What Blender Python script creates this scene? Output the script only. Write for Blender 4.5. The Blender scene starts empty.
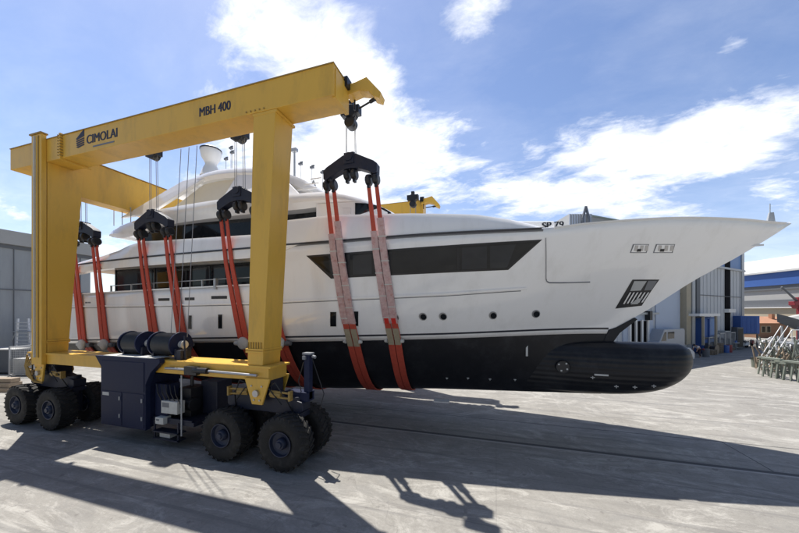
import bpy, bmesh, math, random
from mathutils import Vector, Matrix
random.seed(7)
SC = bpy.context.scene
COL = SC.collection
R = math.radians
# ------------------------------------------------------------------ camera
F = 311.0; H = 4.8; YH = 313.0
RU, RV, FU, FV = .955, .297, -.297, .955
cam = bpy.data.cameras.new('camera'); camo = bpy.data.objects.new('camera', cam); COL.objects.link(camo)
camo.location = (0, 0, H); camo.rotation_euler = (R(90), 0, math.atan2(.297, .955))
cam.sensor_width = 36; cam.lens = 36 * F / 799; cam.shift_y = (YH - 266.5) / 799
cam.clip_start = .1; cam.clip_end = 3000
SC.camera = camo
SC.render.resolution_x = 1024; SC.render.resolution_y = 683
SC.view_settings.view_transform = 'Standard'; SC.view_settings.look = 'None'
SC.view_settings.gamma = 1; SC.view_settings.use_curve_mapping = False
SC.view_settings.exposure = 0.6
# ------------------------------------------------------------------ sun
SUN = Vector((-.39, .249, 1)).normalized()
sl = bpy.data.lights.new('sun', 'SUN'); sl.energy = 4.8; sl.angle = R(.5); sl.color = (1, .955, .88)
so = bpy.data.objects.new('sun', sl); COL.objects.link(so); so.location = (-20, 13, 60)
so.rotation_euler = SUN.to_track_quat('Z', 'Y').to_euler()
# ------------------------------------------------------------------ pixel to world helpers
def ray(px, py):
    a = (px - 399.5) / F
    return Vector((RU * a + FU, RV * a + FV, (YH - py) / F))
def at_v(px, py, v):
    r = ray(px, py); t = v / r.y; return Vector((r.x * t, r.y * t, H + r.z * t))
def at_u(px, py, u):
    r = ray(px, py); t = u / r.x; return Vector((r.x * t, r.y * t, H + r.z * t))
def at_Z(px, py, Z):
    r = ray(px, py); return Vector((r.x * Z, r.y * Z, H + r.z * Z))
def gnd(px, py):
    r = ray(px, py); t = H / -r.z; return Vector((r.x * t, r.y * t, 0))
# ------------------------------------------------------------------ world: sky and clouds
W = bpy.data.worlds.new('World'); SC.world = W; W.use_nodes = True
nt = W.node_tree; N = nt.nodes; L = nt.links
for n in list(N): N.remove(n)
def nd(t, **k):
    n = N.new(t)
    for a, b in k.items(): setattr(n, a, b)
    return n
def vmath(op, a, b=None):
    n = nd('ShaderNodeVectorMath', operation=op)
    for i, x in enumerate((a, b)):
        if x is None: continue
        if isinstance(x, (tuple, list, Vector)): n.inputs[i].default_value = tuple(x)
        else: L.new(x, n.inputs[i])
    return n.outputs['Value'] if op in ('DOT_PRODUCT', 'LENGTH') else n.outputs[0]
def fm(op, a, b=None, c=None, clamp=False):
    n = nd('ShaderNodeMath', operation=op); n.use_clamp = clamp
    for i, x in enumerate((a, b, c)):
        if x is None: continue
        if isinstance(x, (int, float)): n.inputs[i].default_value = x
        else: L.new(x, n.inputs[i])
    return n.outputs[0]
sky = nd('ShaderNodeTexSky', sky_type='NISHITA'); sky.sun_disc = False
sky.sun_elevation = math.asin(SUN.z); sky.sun_rotation = math.atan2(SUN.x, SUN.y)
sky.air_density = 1.0; sky.dust_density = .6; sky.ozone_density = 1.5
tc = nd('ShaderNodeTexCoord'); D = tc.outputs['Generated']
sep = nd('ShaderNodeSeparateXYZ'); L.new(D, sep.inputs[0])
zz = fm('ADD', fm('MAXIMUM', sep.outputs['Z'], 0.0), .22)
inv = fm('DIVIDE', 1.0, zz)
sc_ = nd('ShaderNodeVectorMath', operation='SCALE'); L.new(D, sc_.inputs[0]); L.new(inv, sc_.inputs['Scale'])
P = sc_.outputs[0]
def noise(vec, scale, det, rough, dist=0.0):
    n = nd('ShaderNodeTexNoise'); L.new(vec, n.inputs['Vector'])
    n.inputs['Scale'].default_value = scale; n.inputs['Detail'].default_value = det
    n.inputs['Roughness'].default_value = rough; n.inputs['Distortion'].default_value = dist
    return n.outputs['Fac']
mp = nd('ShaderNodeMapping'); mp.inputs['Rotation'].default_value = (0, 0, R(35)); mp.inputs['Scale'].default_value = (1, 1.7, 1)
L.new(P, mp.inputs['Vector'])
n1 = noise(mp.outputs[0], 2.3, 9, .62, .25)
n2 = noise(mp.outputs[0], 7.0, 8, .65, .6)
blobs = [  # centre px, direction end px (long half axis), short half width px, strength
    ((335, 80), (410, 155), 60, 1.0), ((300, 45), (365, 20), 46, .8), ((375, 152), (470, 180), 44, 1.0),
    ((320, 175), (420, 190), 60, 1.0), ((475, 8), (525, 0), 24, .6), ((700, 146), (850, 95), 42, .9),
    ((620, 160), (720, 178), 42, .8), ((560, 195), (720, 200), 28, .8), ((735, 42), (765, 48), 12, .42),
    ((770, 195), (840, 190), 30, .5), ((20, 215), (45, 225), 10, .5), ((110, 250), (170, 255), 26, .55),
    ((240, 140), (300, 150), 30, .6), ((540, 150), (575, 140), 14, .35), ((60, 60), (160, 110), 20, .12)]
tot = None
for (cx, cy), (ex, ey), sw, st in blobs:
    c = ray(cx, cy).normalized(); e = ray(ex, ey).normalized() - c; w1 = e.length; e1 = e.normalized()
    e2 = c.cross(e1).normalized(); w2 = sw / F * c.dot(Vector((FU, FV, 0)))
    dd = vmath('SUBTRACT', D, c)
    a = fm('DIVIDE', vmath('DOT_PRODUCT', dd, e1), w1); b = fm('DIVIDE', vmath('DOT_PRODUCT', dd, e2), w2)
    g = fm('EXPONENT', fm('MULTIPLY', fm('ADD', fm('MULTIPLY', a, a), fm('MULTIPLY', b, b)), -1.15))
    g = fm('MULTIPLY', g, st)
    g = fm('MULTIPLY', g, fm('GREATER_THAN', vmath('DOT_PRODUCT', D, c), 0.0))
    tot = g if tot is None else fm('MAXIMUM', tot, g)
dens = fm('ADD', fm('MULTIPLY', tot, 1.12), fm('ADD', fm('MULTIPLY', fm('SUBTRACT', n1, .5), 1.7), fm('MULTIPLY', fm('SUBTRACT', n2, .5), .8)))
mr = nd('ShaderNodeMapRange'); mr.interpolation_type = 'SMOOTHSTEP'; L.new(dens, mr.inputs['Value'])
mr.inputs['From Min'].default_value = .2; mr.inputs['From Max'].default_value = .80
thin = nd('ShaderNodeMapRange'); L.new(n1, thin.inputs['Value']); thin.inputs['From Min'].default_value = .35; thin.inputs['From Max'].default_value = .8
thin.inputs['To Max'].default_value = .16
haze = fm('MULTIPLY', fm('POWER', fm('SUBTRACT', 1.0, fm('MAXIMUM', sep.outputs['Z'], 0.0), clamp=True), 5.0), .42)
front = nd('ShaderNodeMapRange'); front.interpolation_type = 'SMOOTHSTEP'; L.new(vmath('DOT_PRODUCT', D, Vector((FU * .8, FV * .8, .2)).normalized()), front.inputs['Value'])
front.inputs['From Min'].default_value = -.35; front.inputs['From Max'].default_value = .45
alpha = fm('MAXIMUM', mr.outputs[0], fm('MULTIPLY', fm('ADD', thin.outputs[0], haze), front.outputs[0]), clamp=True)
mix = nd('ShaderNodeMix', data_type='RGBA'); L.new(alpha, mix.inputs['Factor'])
tint = nd('ShaderNodeMix', data_type='RGBA', blend_type='MULTIPLY'); tint.inputs['Factor'].default_value = 1
L.new(sky.outputs[0], tint.inputs['A']); 
tb = nd('ShaderNodeMix', data_type='RGBA'); L.new(front.outputs[0], tb.inputs['Factor'])
tb.inputs['A'].default_value = (.78, .74, .70, 1); tb.inputs['B'].default_value = (1.22, 1.23, 1.36, 1)
L.new(tb.outputs['Result'], tint.inputs['B'])
L.new(tint.outputs['Result'], mix.inputs['A'])
cc = nd('ShaderNodeMix', data_type='RGBA'); n3 = noise(mp.outputs[0], 4.2, 10, .68, .8); cr = nd('ShaderNodeMapRange'); L.new(n3, cr.inputs['Value']); cr.inputs['From Min'].default_value = .3; cr.inputs['From Max'].default_value = .62; L.new(cr.outputs[0], cc.inputs['Factor'])
cc.inputs['A'].default_value = (6.6, 7.1, 8.1, 1); cc.inputs['B'].default_value = (11.0, 11.1, 11.4, 1)
L.new(cc.outputs['Result'], mix.inputs['B'])
bg = nd('ShaderNodeBackground'); L.new(mix.outputs['Result'], bg.inputs['Color']); bg.inputs['Strength'].default_value = .085
wo = nd('ShaderNodeOutputWorld'); L.new(bg.outputs[0], wo.inputs[0])
# ------------------------------------------------------------------ materials
def mat(name, col, rough=.5, metal=0, var=.12, vscale=3.0, bump=0, bscale=40, coat=0, streak=0, spec=.5, dirt=None, dirt_amt=.35, dscale=1.2):
    m = bpy.data.materials.new(name); m.use_nodes = True; t = m.node_tree; n = t.nodes; l = t.links
    b = n['Principled BSDF']; b.inputs['Roughness'].default_value = rough; b.inputs['Metallic'].default_value = metal
    b.inputs['Specular IOR Level'].default_value = spec
    if coat: b.inputs['Coat Weight'].default_value = coat; b.inputs['Coat Roughness'].default_value = .06
    tcn = n.new('ShaderNodeTexCoord'); mpn = n.new('ShaderNodeMapping'); l.new(tcn.outputs['Object'], mpn.inputs[0])
    if streak: mpn.inputs['Scale'].default_value = (1, 1, 1 / streak)
    no = n.new('ShaderNodeTexNoise'); l.new(mpn.outputs[0], no.inputs['Vector']); no.inputs['Scale'].default_value = vscale
    no.inputs['Detail'].default_value = 6; no.inputs['Roughness'].default_value = .6
    mx = n.new('ShaderNodeMix'); mx.data_type = 'RGBA'; l.new(no.outputs['Fac'], mx.inputs['Factor'])
    mx.inputs['A'].default_value = tuple(c * (1 - var) for c in col) + (1,)
    mx.inputs['B'].default_value = tuple(min(1, c * (1 + var)) for c in col) + (1,)
    out = mx.outputs['Result']
    if dirt:
        n3 = n.new('ShaderNodeTexNoise'); l.new(mpn.outputs[0], n3.inputs['Vector']); n3.inputs['Scale'].default_value = dscale
        n3.inputs['Detail'].default_value = 10; n3.inputs['Roughness'].default_value = .7
        rr = n.new('ShaderNodeMapRange'); l.new(n3.outputs['Fac'], rr.inputs['Value'])
        rr.inputs['From Min'].default_value = .5; rr.inputs['From Max'].default_value = .72; rr.inputs['To Max'].default_value = dirt_amt
        m2 = n.new('ShaderNodeMix'); m2.data_type = 'RGBA'; l.new(rr.outputs[0], m2.inputs['Factor'])
        l.new(out, m2.inputs['A']); m2.inputs['B'].default_value = tuple(dirt) + (1,); out = m2.outputs['Result']
    l.new(out, b.inputs['Base Color'])
    rm = n.new('ShaderNodeMapRange'); l.new(no.outputs['Fac'], rm.inputs['Value'])
    rm.inputs['To Min'].default_value = max(0, rough - .08); rm.inputs['To Max'].default_value = min(1, rough + .1)
    l.new(rm.outputs[0], b.inputs['Roughness'])
    if bump:
        nb = n.new('ShaderNodeTexNoise'); l.new(tcn.outputs['Object'], nb.inputs['Vector']); nb.inputs['Scale'].default_value = bscale; nb.inputs['Detail'].default_value = 5
        bp = n.new('ShaderNodeBump'); bp.inputs['Strength'].default_value = bump; bp.inputs['Distance'].default_value = .02
        l.new(nb.outputs['Fac'], bp.inputs['Height']); l.new(bp.outputs[0], b.inputs['Normal'])
    return m
M = {}
M['yellow'] = mat('yellow_paint', (.73, .435, .065), .36, var=.06, vscale=1.5, dirt=(.33, .20, .06), dirt_amt=.4, dscale=1.6, streak=4, bump=.05, bscale=3)
M['grease'] = mat('greasy_yellow', (.34, .22, .06), .6, var=.3, vscale=9)
M['navy'] = mat('navy_paint', (.012, .018, .052), .5, var=.25, spec=.22, vscale=3, dirt=(.03, .035, .05), dirt_amt=.4, dscale=3)
M['navyd'] = mat('dark_navy_paint', (.010, .014, .034), .5, var=.3, vscale=5, dirt=(.05, .048, .045), dirt_amt=.4, dscale=6)
M['rubber'] = mat('tyre_rubber', (.014, .0135, .013), .8, var=.35, vscale=6, dirt=(.07, .065, .06), dirt_amt=.5, dscale=4, bump=.3, bscale=30)
M['rim'] = mat('wheel_rim', (.017, .025, .055), .5, var=.3, vscale=6, dirt=(.06, .055, .05), dirt_amt=.5, dscale=7)
M['steel'] = mat('bare_steel', (.45, .45, .46), .35, metal=.8, var=.15)
M['galv'] = mat('galvanised', (.42, .44, .46), .45, metal=.4, var=.15)
M['rope'] = mat('wire_rope', (.30, .31, .33), .5, metal=.3, var=.2, vscale=30)
M['black'] = mat('black_paint', (.012, .013, .017), .4, var=.3)
M['white'] = mat('white_gelcoat', (.90, .90, .905), .12, var=.015, vscale=.6, coat=.6, bump=.06, bscale=.9, dirt=(.62, .61, .58), dirt_amt=.3, dscale=1.3, streak=5)
M['whitem'] = mat('white_matt', (.78, .78, .78), .4, var=.04)
M['cream'] = mat('cream_panel', (.74, .70, .60), .45, var=.04)
M['anti'] = mat('antifouling', (.010, .011, .015), .42, var=.35, vscale=2.5, dirt=(.04, .043, .05), dirt_amt=.6, dscale=.9, bump=.25, bscale=9, spec=.35)
M['stripe'] = mat('stripe_grey', (.035, .038, .05), .3, var=.1)
M['shade_part_grey'] = mat('grey_parts_and_shade', (.16, .17, .19), .4, var=.1)  # grey of small parts and seams; also paints the shade lines on the hull
M['glass'] = mat('dark_glass', (.012, .014, .017), .04, var=.5, vscale=.8, spec=1.0)
M['glassg'] = mat('grey_glass', (.026, .030, .036), .05, var=.4, vscale=.8, spec=1.0)
M['teak'] = mat('deck_teak', (.34, .22, .12), .6, var=.2)
M['strap'] = mat('red_strap', (.50, .075, .045), .7, var=.25, vscale=8, bump=.3, bscale=60)
M['sleeve'] = mat('pink_sleeve', (.68, .50, .50), .25, var=.22, vscale=7, dirt=(.45, .12, .10), dirt_amt=.7, dscale=5, bump=.5, bscale=12)
M['redtape'] = mat('red_label', (.62, .03, .02), .5, var=.1)
M['tan'] = mat('tan_canvas', (.36, .31, .22), .8, var=.25, vscale=10)
M['pad'] = mat('white_pad', (.55, .55, .52), .7, var=.2, vscale=8)
M['ochre'] = mat('far_ochre', (.55, .36, .06), .5, var=.2)
for k_ in ('glass', 'glassg'):
    b_ = M[k_].node_tree.nodes['Principled BSDF']; b_.inputs['IOR'].default_value = 1.45; b_.inputs['Specular IOR Level'].default_value = .45
M['sleeve'].node_tree.nodes['Principled BSDF'].inputs['Alpha'].default_value = .78
# ------------------------------------------------------------------ mesh helpers
class MB:
    def __init__(s, M4=None): s.v = []; s.f = []; s.T = M4
    def add(s, vs, fs):
        o = len(s.v)
        s.v += [tuple(s.T @ Vector(p)) if s.T else tuple(p) for p in vs]
        s.f += [tuple(o + i for i in f) for f in fs]; return s
    def box(s, x0, x1, y0, y1, z0, z1):
        if x0 > x1: x0, x1 = x1, x0
        if y0 > y1: y0, y1 = y1, y0
        if z0 > z1: z0, z1 = z1, z0
        return s.add([(x0,y0,z0),(x1,y0,z0),(x1,y1,z0),(x0,y1,z0),(x0,y0,z1),(x1,y0,z1),(x1,y1,z1),(x0,y1,z1)],
                     [(0,3,2,1),(4,5,6,7),(0,1,5,4),(1,2,6,5),(2,3,7,6),(3,0,4,7)])
    def hexa(s, b, t):   # bottom 4 corners ccw, top 4 corners
        return s.add(list(b) + list(t), [(0,3,2,1),(4,5,6,7),(0,1,5,4),(1,2,6,5),(2,3,7,6),(3,0,4,7)])
    def bar(s, a, b, w, h=None, up=(0, 0, 1)):
        a = Vector(a); b = Vector(b); h = h or w; d = (b - a).normalized(); up = Vector(up)
        if abs(d.dot(up)) > .98: up = Vector((0, 1, 0))
        x = d.cross(up).normalized(); y = x.cross(d).normalized(); x *= w / 2; y *= h / 2
        return s.hexa([a - x - y, a + x - y, a + x + y, a - x + y][::-1], [b - x - y, b + x - y, b + x + y, b - x + y][::-1])
    def cyl(s, a, b, r, r2=None, n=12, cap=True):
        a = Vector(a); b = Vector(b); r2 = r if r2 is None else r2; d = (b - a).normalized()
        up = Vector((0, 0, 1)) if abs(d.z) < .9 else Vector((1, 0, 0)); x = d.cross(up).normalized(); y = d.cross(x)
        vs = []
        for p, q in ((a, r), (b, r2)):
            for i in range(n):
                t = 2 * math.pi * i / n; vs.append(p + x * math.cos(t) * q + y * math.sin(t) * q)
        fs = [(i, (i + 1) % n, n + (i + 1) % n, n + i) for i in range(n)]
        if cap: fs += [tuple(range(n))[::-1], tuple(range(n, 2 * n))]
        return s.add(vs, fs)
    def tube(s, pts, r, n=8):
        for a, b in zip(pts, pts[1:]): s.cyl(a, b, r, n=n)
        return s
    def prism(s, poly, a0, a1, axis='y'):   # poly in the two other axes
        def mk(p, q):
            return {'y': (p[0], q, p[1]), 'x': (q, p[0], p[1]), 'z': (p[0], p[1], q)}[axis]
        n = len(poly); vs = [mk(p, a0) for p in poly] + [mk(p, a1) for p in poly]
        return s.add(vs, [tuple(range(n))[::-1], tuple(range(n, 2 * n))] + [(i, (i + 1) % n, n + (i + 1) % n, n + i) for i in range(n)])
    def lathe(s, prof, c, axis, n=32):      # prof: (radius, along)
        c = Vector(c); d = Vector(axis).normalized(); up = Vector((0, 0, 1)) if abs(d.z) < .9 else Vector((1, 0, 0))
        x = d.cross(up).normalized(); y = d.cross(x); vs = []; fs = []
        for i in range(n):
            t = 2 * math.pi * i / n; e = x * math.cos(t) + y * math.sin(t)
            for r, h in prof: vs.append(c + e * r + d * h)
        k = len(prof)
        for i in range(n):
            j = (i + 1) % n
            for q in range(k - 1): fs.append((i * k + q, i * k + q + 1, j * k + q + 1, j * k + q))
        return s.add(vs, fs)
    def grid(s, rows, close=False):
        m = len(rows[0]); vs = [p for r in rows for p in r]; fs = []
        for i in range(len(rows) - 1):
            for j in range(m - 1 + (1 if close else 0)):
                fs.append((i * m + j, i * m + (j + 1) % m, (i + 1) * m + (j + 1) % m, (i + 1) * m + j))
        return s.add(vs, fs)
    def pieces(s):
        par = list(range(len(s.v)))
        def fd(i):
            while par[i] != i: par[i] = par[par[i]]; i = par[i]
            return i
        key = {}
        for i, p in enumerate(s.v):
            k = tuple(round(c, 4) for c in p); 
            if k in key: par[fd(i)] = fd(key[k])
            else: key[k] = i
        for f in s.f:
            for i in f[1:]: par[fd(i)] = fd(f[0])
        g = {}
        for f in s.f: g.setdefault(fd(f[0]), []).append(f)
        out = []
        for fs in g.values():
            m_ = MB(); ids = sorted({i for f in fs for i in f}); mp = {i: j for j, i in enumerate(ids)}
            m_.v = [s.v[i] for i in ids]; m_.f = [tuple(mp[i] for i in f) for f in fs]; out.append(m_)
        return out
    def build(s, name, m, parent=None, **kw):
        if name in SPLIT:
            ps = s.pieces(); r = None
            for p in ps: r = p._build(name, m, parent, **kw)
            return r
        return s._build(name, m, parent, **kw)
    def _build(s, name, m, parent=None, smooth=False, bevel=0, angle=None, solid=0, fix=True):
        me = bpy.data.meshes.new(name); me.from_pydata(s.v, [], s.f); me.update()
        if fix:
            bm = bmesh.new(); bm.from_mesh(me); bmesh.ops.remove_doubles(bm, verts=bm.verts, dist=1e-5)
            bmesh.ops.recalc_face_normals(bm, faces=bm.faces); bm.to_mesh(me); bm.free()
        me.materials.append(M[m] if isinstance(m, str) else m)
        o = bpy.data.objects.new(name, me); COL.objects.link(o)
        if parent:
            o.parent = parent
            off = ORIG.get(root_of(parent).name)
            if off is not None:
                me.transform(Matrix.Translation(-off))
        if smooth or angle:
            me.polygons.foreach_set('use_smooth', [True] * len(me.polygons))
            me.set_sharp_from_angle(angle=R(angle or 40))
        if solid:
            q = o.modifiers.new('solid', 'SOLIDIFY'); q.thickness = solid; q.offset = -1
        if bevel:
            q = o.modifiers.new('bevel', 'BEVEL'); q.width = bevel; q.segments = 2; q.limit_method = 'ANGLE'; q.angle_limit = R(40)
        return o
ORIG = {}
SPLIT = {'leg_flange', 'joint_flange', 'band_line', 'pivot_bracket', 'drum_cradle', 'painted_shade_line', 'bulwark_cap', 'boot_stripe', 'rubbing_strake', 'toe_rail', 'wire_rope', 'hoisting_rope', 'leg', 'handrail', 'hydraulic_hose', 'support_post', 'tread', 'draught_mark', 'prop', 'pieces', 'beam_flange', 'power_cable', 'upper_deck_bulwark', 'bolt_row', 'drum_flange'}
def root_of(o):
    while o.parent: o = o.parent
    return o
def tag(o, label=None, cat=None, group=None, kind=None):
    if label: o['label'] = label
    if cat: o['category'] = cat
    if group: o['group'] = group
    if kind: o['kind'] = kind
    return o
def thing(name, label, cat, loc=(0, 0, 0), group=None, rz=0):
    o = bpy.data.objects.new(name, None); COL.objects.link(o); o.location = loc; o.rotation_euler = (0, 0, rz)
    o.empty_display_size = .3; ORIG[o.name] = Vector(loc) if rz == 0 else Vector((0, 0, 0))
    return tag(o, label, cat, group)
def local_thing(name, label, cat, loc, rz=0, group=None):   # its parts are written in its own local frame
    o = thing(name, label, cat, loc, group, rz); ORIG[o.name] = Vector((0, 0, 0)); return o
def copy_tree(o, parent=None):
    c = o.copy(); COL.objects.link(c); c.parent = parent
    for ch in list(o.children): copy_tree(ch, c)
    return c
def text(name, body, m, parent, origin, xdir, updir, size, extrude=.004, bold=.0, xs=1.0):
    cu = bpy.data.curves.new(name, 'FONT'); cu.body = body; cu.size = size; cu.extrude = extrude
    tmp = bpy.data.objects.new('tmp', cu); COL.objects.link(tmp)
    dg = bpy.context.evaluated_depsgraph_get(); me = bpy.data.meshes.new_from_object(tmp.evaluated_get(dg))
    bpy.data.objects.remove(tmp); bpy.data.curves.remove(cu)
    x = Vector(xdir).normalized(); y = Vector(updir).normalized(); z = x.cross(y)
    off = ORIG.get(root_of(parent).name, Vector((0, 0, 0)))
    if bold:
        bm = bmesh.new()
        for k_ in (-1, 0, 1):
            n0 = len(bm.verts); bm.from_mesh(me); bm.verts.ensure_lookup_table()
            for vv in bm.verts[n0:]: vv.co += Vector((k_ * bold, 0, -.0012 * (k_ + 1)))
        bm.to_mesh(me); bm.free()
    me.transform(Matrix(((x.x*xs, y.x, z.x, 0), (x.y*xs, y.y, z.y, 0), (x.z*xs, y.z, z.z, 0), (0, 0, 0, 1))))
    me.transform(Matrix.Translation(Vector(origin) - off))
    me.name = name; me.materials.clear(); me.materials.append(M[m])
    o = bpy.data.objects.new(name, me); COL.objects.link(o); o.parent = parent; return o
def interp(x, tab):
    if x <= tab[0][0]: 
        (a, b), (c, d) = tab[0], tab[1]
        return b
    for (a, b), (c, d) in zip(tab, tab[1:]):
        if x <= c: return b + (d - b) * (x - a) / (c - a)
    return tab[-1][1]
def sm(tab):   # monotone cubic through the table
    xs = [a for a, b in tab]; ys = [b for a, b in tab]; n = len(xs)
    h = [xs[i+1]-xs[i] for i in range(n-1)]; dl = [(ys[i+1]-ys[i])/h[i] for i in range(n-1)]
    m = [dl[0]] + [0 if dl[i-1]*dl[i] <= 0 else 3*(h[i-1]+h[i])/((2*h[i]+h[i-1])/dl[i-1]+(h[i]+2*h[i-1])/dl[i]) for i in range(1, n-1)] + [dl[-1]]
    def f(x):
        if x <= xs[0]: return ys[0]
        if x >= xs[-1]: return ys[-1]
        i = max(k for k in range(n-1) if xs[k] <= x); t = (x-xs[i])/h[i]
        return (ys[i]*(1+2*t)*(1-t)**2 + m[i]*h[i]*t*(1-t)**2 + ys[i+1]*t*t*(3-2*t) + m[i+1]*h[i]*t*t*(t-1))
    return f
# ------------------------------------------------------------------ ground
def ground_mat():
    m = bpy.data.materials.new('concrete_yard'); m.use_nodes = True; t = m.node_tree; n = t.nodes; l = t.links
    b = n['Principled BSDF']; b.inputs['Roughness'].default_value = .85; b.inputs['Specular IOR Level'].default_value = .25
    tc = n.new('ShaderNodeTexCoord')
    def nz(sc, det, ro, dist=0, st=None, rot=0):
        mp = n.new('ShaderNodeMapping'); l.new(tc.outputs['Object'], mp.inputs[0]); mp.inputs['Rotation'].default_value = (0, 0, rot)
        if st: mp.inputs['Scale'].default_value = st
        x = n.new('ShaderNodeTexNoise'); l.new(mp.outputs[0], x.inputs['Vector']); x.inputs['Scale'].default_value = sc
        x.inputs['Detail'].default_value = det; x.inputs['Roughness'].default_value = ro; x.inputs['Distortion'].default_value = dist; return x.outputs['Fac']
    def rng(x, a, c, lo, hi):
        r = n.new('ShaderNodeMapRange'); l.new(x, r.inputs[0]); r.inputs[1].default_value = a; r.inputs[2].default_value = c
        r.inputs[3].default_value = lo; r.inputs[4].default_value = hi; return r.outputs[0]
    def mix(f, A, B, bt='MIX'):
        x = n.new('ShaderNodeMix'); x.data_type = 'RGBA'; x.blend_type = bt
        if isinstance(f, float): x.inputs['Factor'].default_value = f
        else: l.new(f, x.inputs['Factor'])
        for k, v in (('A', A), ('B', B)):
            if isinstance(v, tuple): x.inputs[k].default_value = v + (1,)
            else: l.new(v, x.inputs[k])
        return x.outputs['Result']
    c = mix(nz(.18, 8, .65), (.175, .169, .156), (.355, .34, .31))
    c = mix(rng(nz(.9, 10, .72, .4), .48, .66, 0, .7), c, (.19, .18, .162))
    c = mix(rng(nz(1.4, 6, .6, .8, (.22, 1.6, 1), .25), .52, .66, 0, .5), c, (.17, .162, .15))
    c = mix(rng(nz(.6, 9, .75, 1.0, (.4, 2.2, 1), -.5), .56, .66, 0, .55), c, (.47, .45, .41))
    c = mix(rng(nz(14, 8, .8), .42, .66, 0, .5), c, (.17, .16, .145))
    c = mix(rng(nz(70, 3, .7), .55, .75, 0, .6), c, (.46, .44, .40))
    c = mix(rng(nz(.28, 14, .82, 2.2, (1, 2.2, 1), .1), .5, .6, 0, .55), c, (.45, .435, .40))
    c = mix(rng(nz(2.4, 12, .85, 2.5), .56, .62, 0, .5), c, (.14, .13, .12))
    c = mix(rng(nz(.35, 12, .8, 1.5, (1, 1.5, 1), .8), .52, .57, 0, .4), c, (.20, .195, .185))
    c = mix(rng(nz(1.1, 5, .6, .2, (.06, 2.6, 1), .42), .57, .62, 0, .5), c, (.15, .145, .14))
    c = mix(rng(nz(1.1, 5, .6, .2, (2.6, .06, 1), .75), .64, .70, 0, .15), c, (.42, .40, .37))
    bk = n.new('ShaderNodeTexBrick'); l.new(tc.outputs['Object'], bk.inputs['Vector']); bk.inputs['Scale'].default_value = 1
    bk.inputs['Brick Width'].default_value = 9.7; bk.inputs['Row Height'].default_value = 7.3; bk.inputs['Mortar Size'].default_value = .018; bk.inputs['Mortar Smooth'].default_value = .3
    c = mix(rng(bk.outputs['Fac'], 0, 1, 0, .2), c, (.11, .105, .10))
    c = mix(rng(nz(3.2, 3, .5), .66, .72, 0, .55), c, (.13, .12, .115))
    v = n.new('ShaderNodeTexVoronoi'); v.feature = 'DISTANCE_TO_EDGE'; v.inputs['Scale'].default_value = .16
    wr = n.new('ShaderNodeVectorMath'); wr.operation = 'ADD'; x = n.new('ShaderNodeTexNoise'); x.inputs['Scale'].default_value = .9; x.inputs['Detail'].default_value = 8
    l.new(tc.outputs['Object'], x.inputs['Vector']); sc = n.new('ShaderNodeVectorMath'); sc.operation = 'SCALE'; sc.inputs['Scale'].default_value = 1.6
    l.new(x.outputs['Color'], sc.inputs[0]); l.new(tc.outputs['Object'], wr.inputs[0]); l.new(sc.outputs[0], wr.inputs[1]); l.new(wr.outputs[0], v.inputs['Vector'])
    c = mix(rng(v.outputs['Distance'], 0.0, .0022, .35, 0), c, (.10, .095, .09))
    l.new(c, b.inputs['Base Color'])
    bp = n.new('ShaderNodeBump'); bp.inputs['Strength'].default_value = .35; bp.inputs['Distance'].default_value = .02
    l.new(nz(9, 8, .7), bp.inputs['Height']); l.new(bp.outputs[0], b.inputs['Normal'])
    return m
M['ground'] = ground_mat()
g = MB().grid([[(x, y, 0) for x in (-900, -120, -30, 30, 120, 900)] for y in (-400, -60, 0, 40, 120, 1400)]).build('ground', 'ground')
tag(g, kind='structure')
M['slot'] = mat('slot_dark', (.06, .06, .062), .8, var=.3)
M['slotl'] = mat('slot_edge', (.30, .29, .27), .7, var=.25, vscale=2)
tag(MB().box(-60, 60, 12.16, 12.34, -.1, .004).build('rail_slot', 'slot'), kind='structure')
tag(MB().box(-60, 60, 12.06, 12.16, -.1, .006).build('rail_edge', 'slotl'), kind='structure')
tag(MB().box(-60, 60, 14.62, 14.655, -.1, .004).build('rail_slot', 'slot'), kind='structure')
tag(MB().box(8.0, 8.03, 12.36, 14.6, -.1, .004).build('slab_joint', 'slot'), kind='structure')
# ------------------------------------------------------------------ the yacht
VC = 14.6
bwl = sm([(0, 0), (.8, .12), (2.2, .5), (4.5, 1.2), (8.5, 2.25), (10.1, 2.7), (15.1, 3.66), (20, 4.0), (25, 4.1), (29.5, 4.0)])
bsh = sm([(0, 0), (.7, .32), (2, .98), (5.9, 2.3), (11.2, 3.35), (15.2, 3.8), (18.7, 4.14), (26, 4.25), (35, 4.1)])
ust = sm([(0, 4.5), (.19, 5.64), (.5, 7.25), (.71, 8.5), (1, 9.96), (1.15, 10.6)])
zwl = sm([(-24, 3.25), (-20.5, 3.38), (-10, 3.72), (-2.7, 3.9), (4.5, 4.15), (10, 4.15)])
zsh = sm([(-24, 7.35), (-9, 7.5), (-2.7, 7.66), (1.6, 7.72), (3, 7.86), (6.5, 8.03), (9.96, 7.96)])
zk = sm([(-24, 1.5), (-20, 1.0), (-9.6, .93), (-2.2, 1.24), (4.2, 1.5)])
pp = sm([(-24, 3.2), (-10, 2.6), (-3, 1.9), (4.5, 1.25)])
def hb(u, f):
    d = max(0, ust(f) - u); return bwl(d) * (1 - f) + bsh(d) * f
def hv(u, z):
    f = (z - zwl(u)) / (zsh(u) - zwl(u))
    if f < 0:
        q = max(0, (z - zk(u)) / (zwl(u) - zk(u))) ** (1 / pp(u)); return VC - bwl(max(0, 4.5 - u)) * q
    return VC - hb(u, min(f, 1.15))
def hull_px(px, py):
    v = 11.0
    for _ in range(60):
        p = at_v(px, py, v); v2 = hv(p.x, p.z); v = v * .5 + v2 * .5
    p = at_v(px, py, v); return p.x, p.z
def on_hull(u, z, off=.012): return (u, hv(u, z) - off, z)
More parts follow.
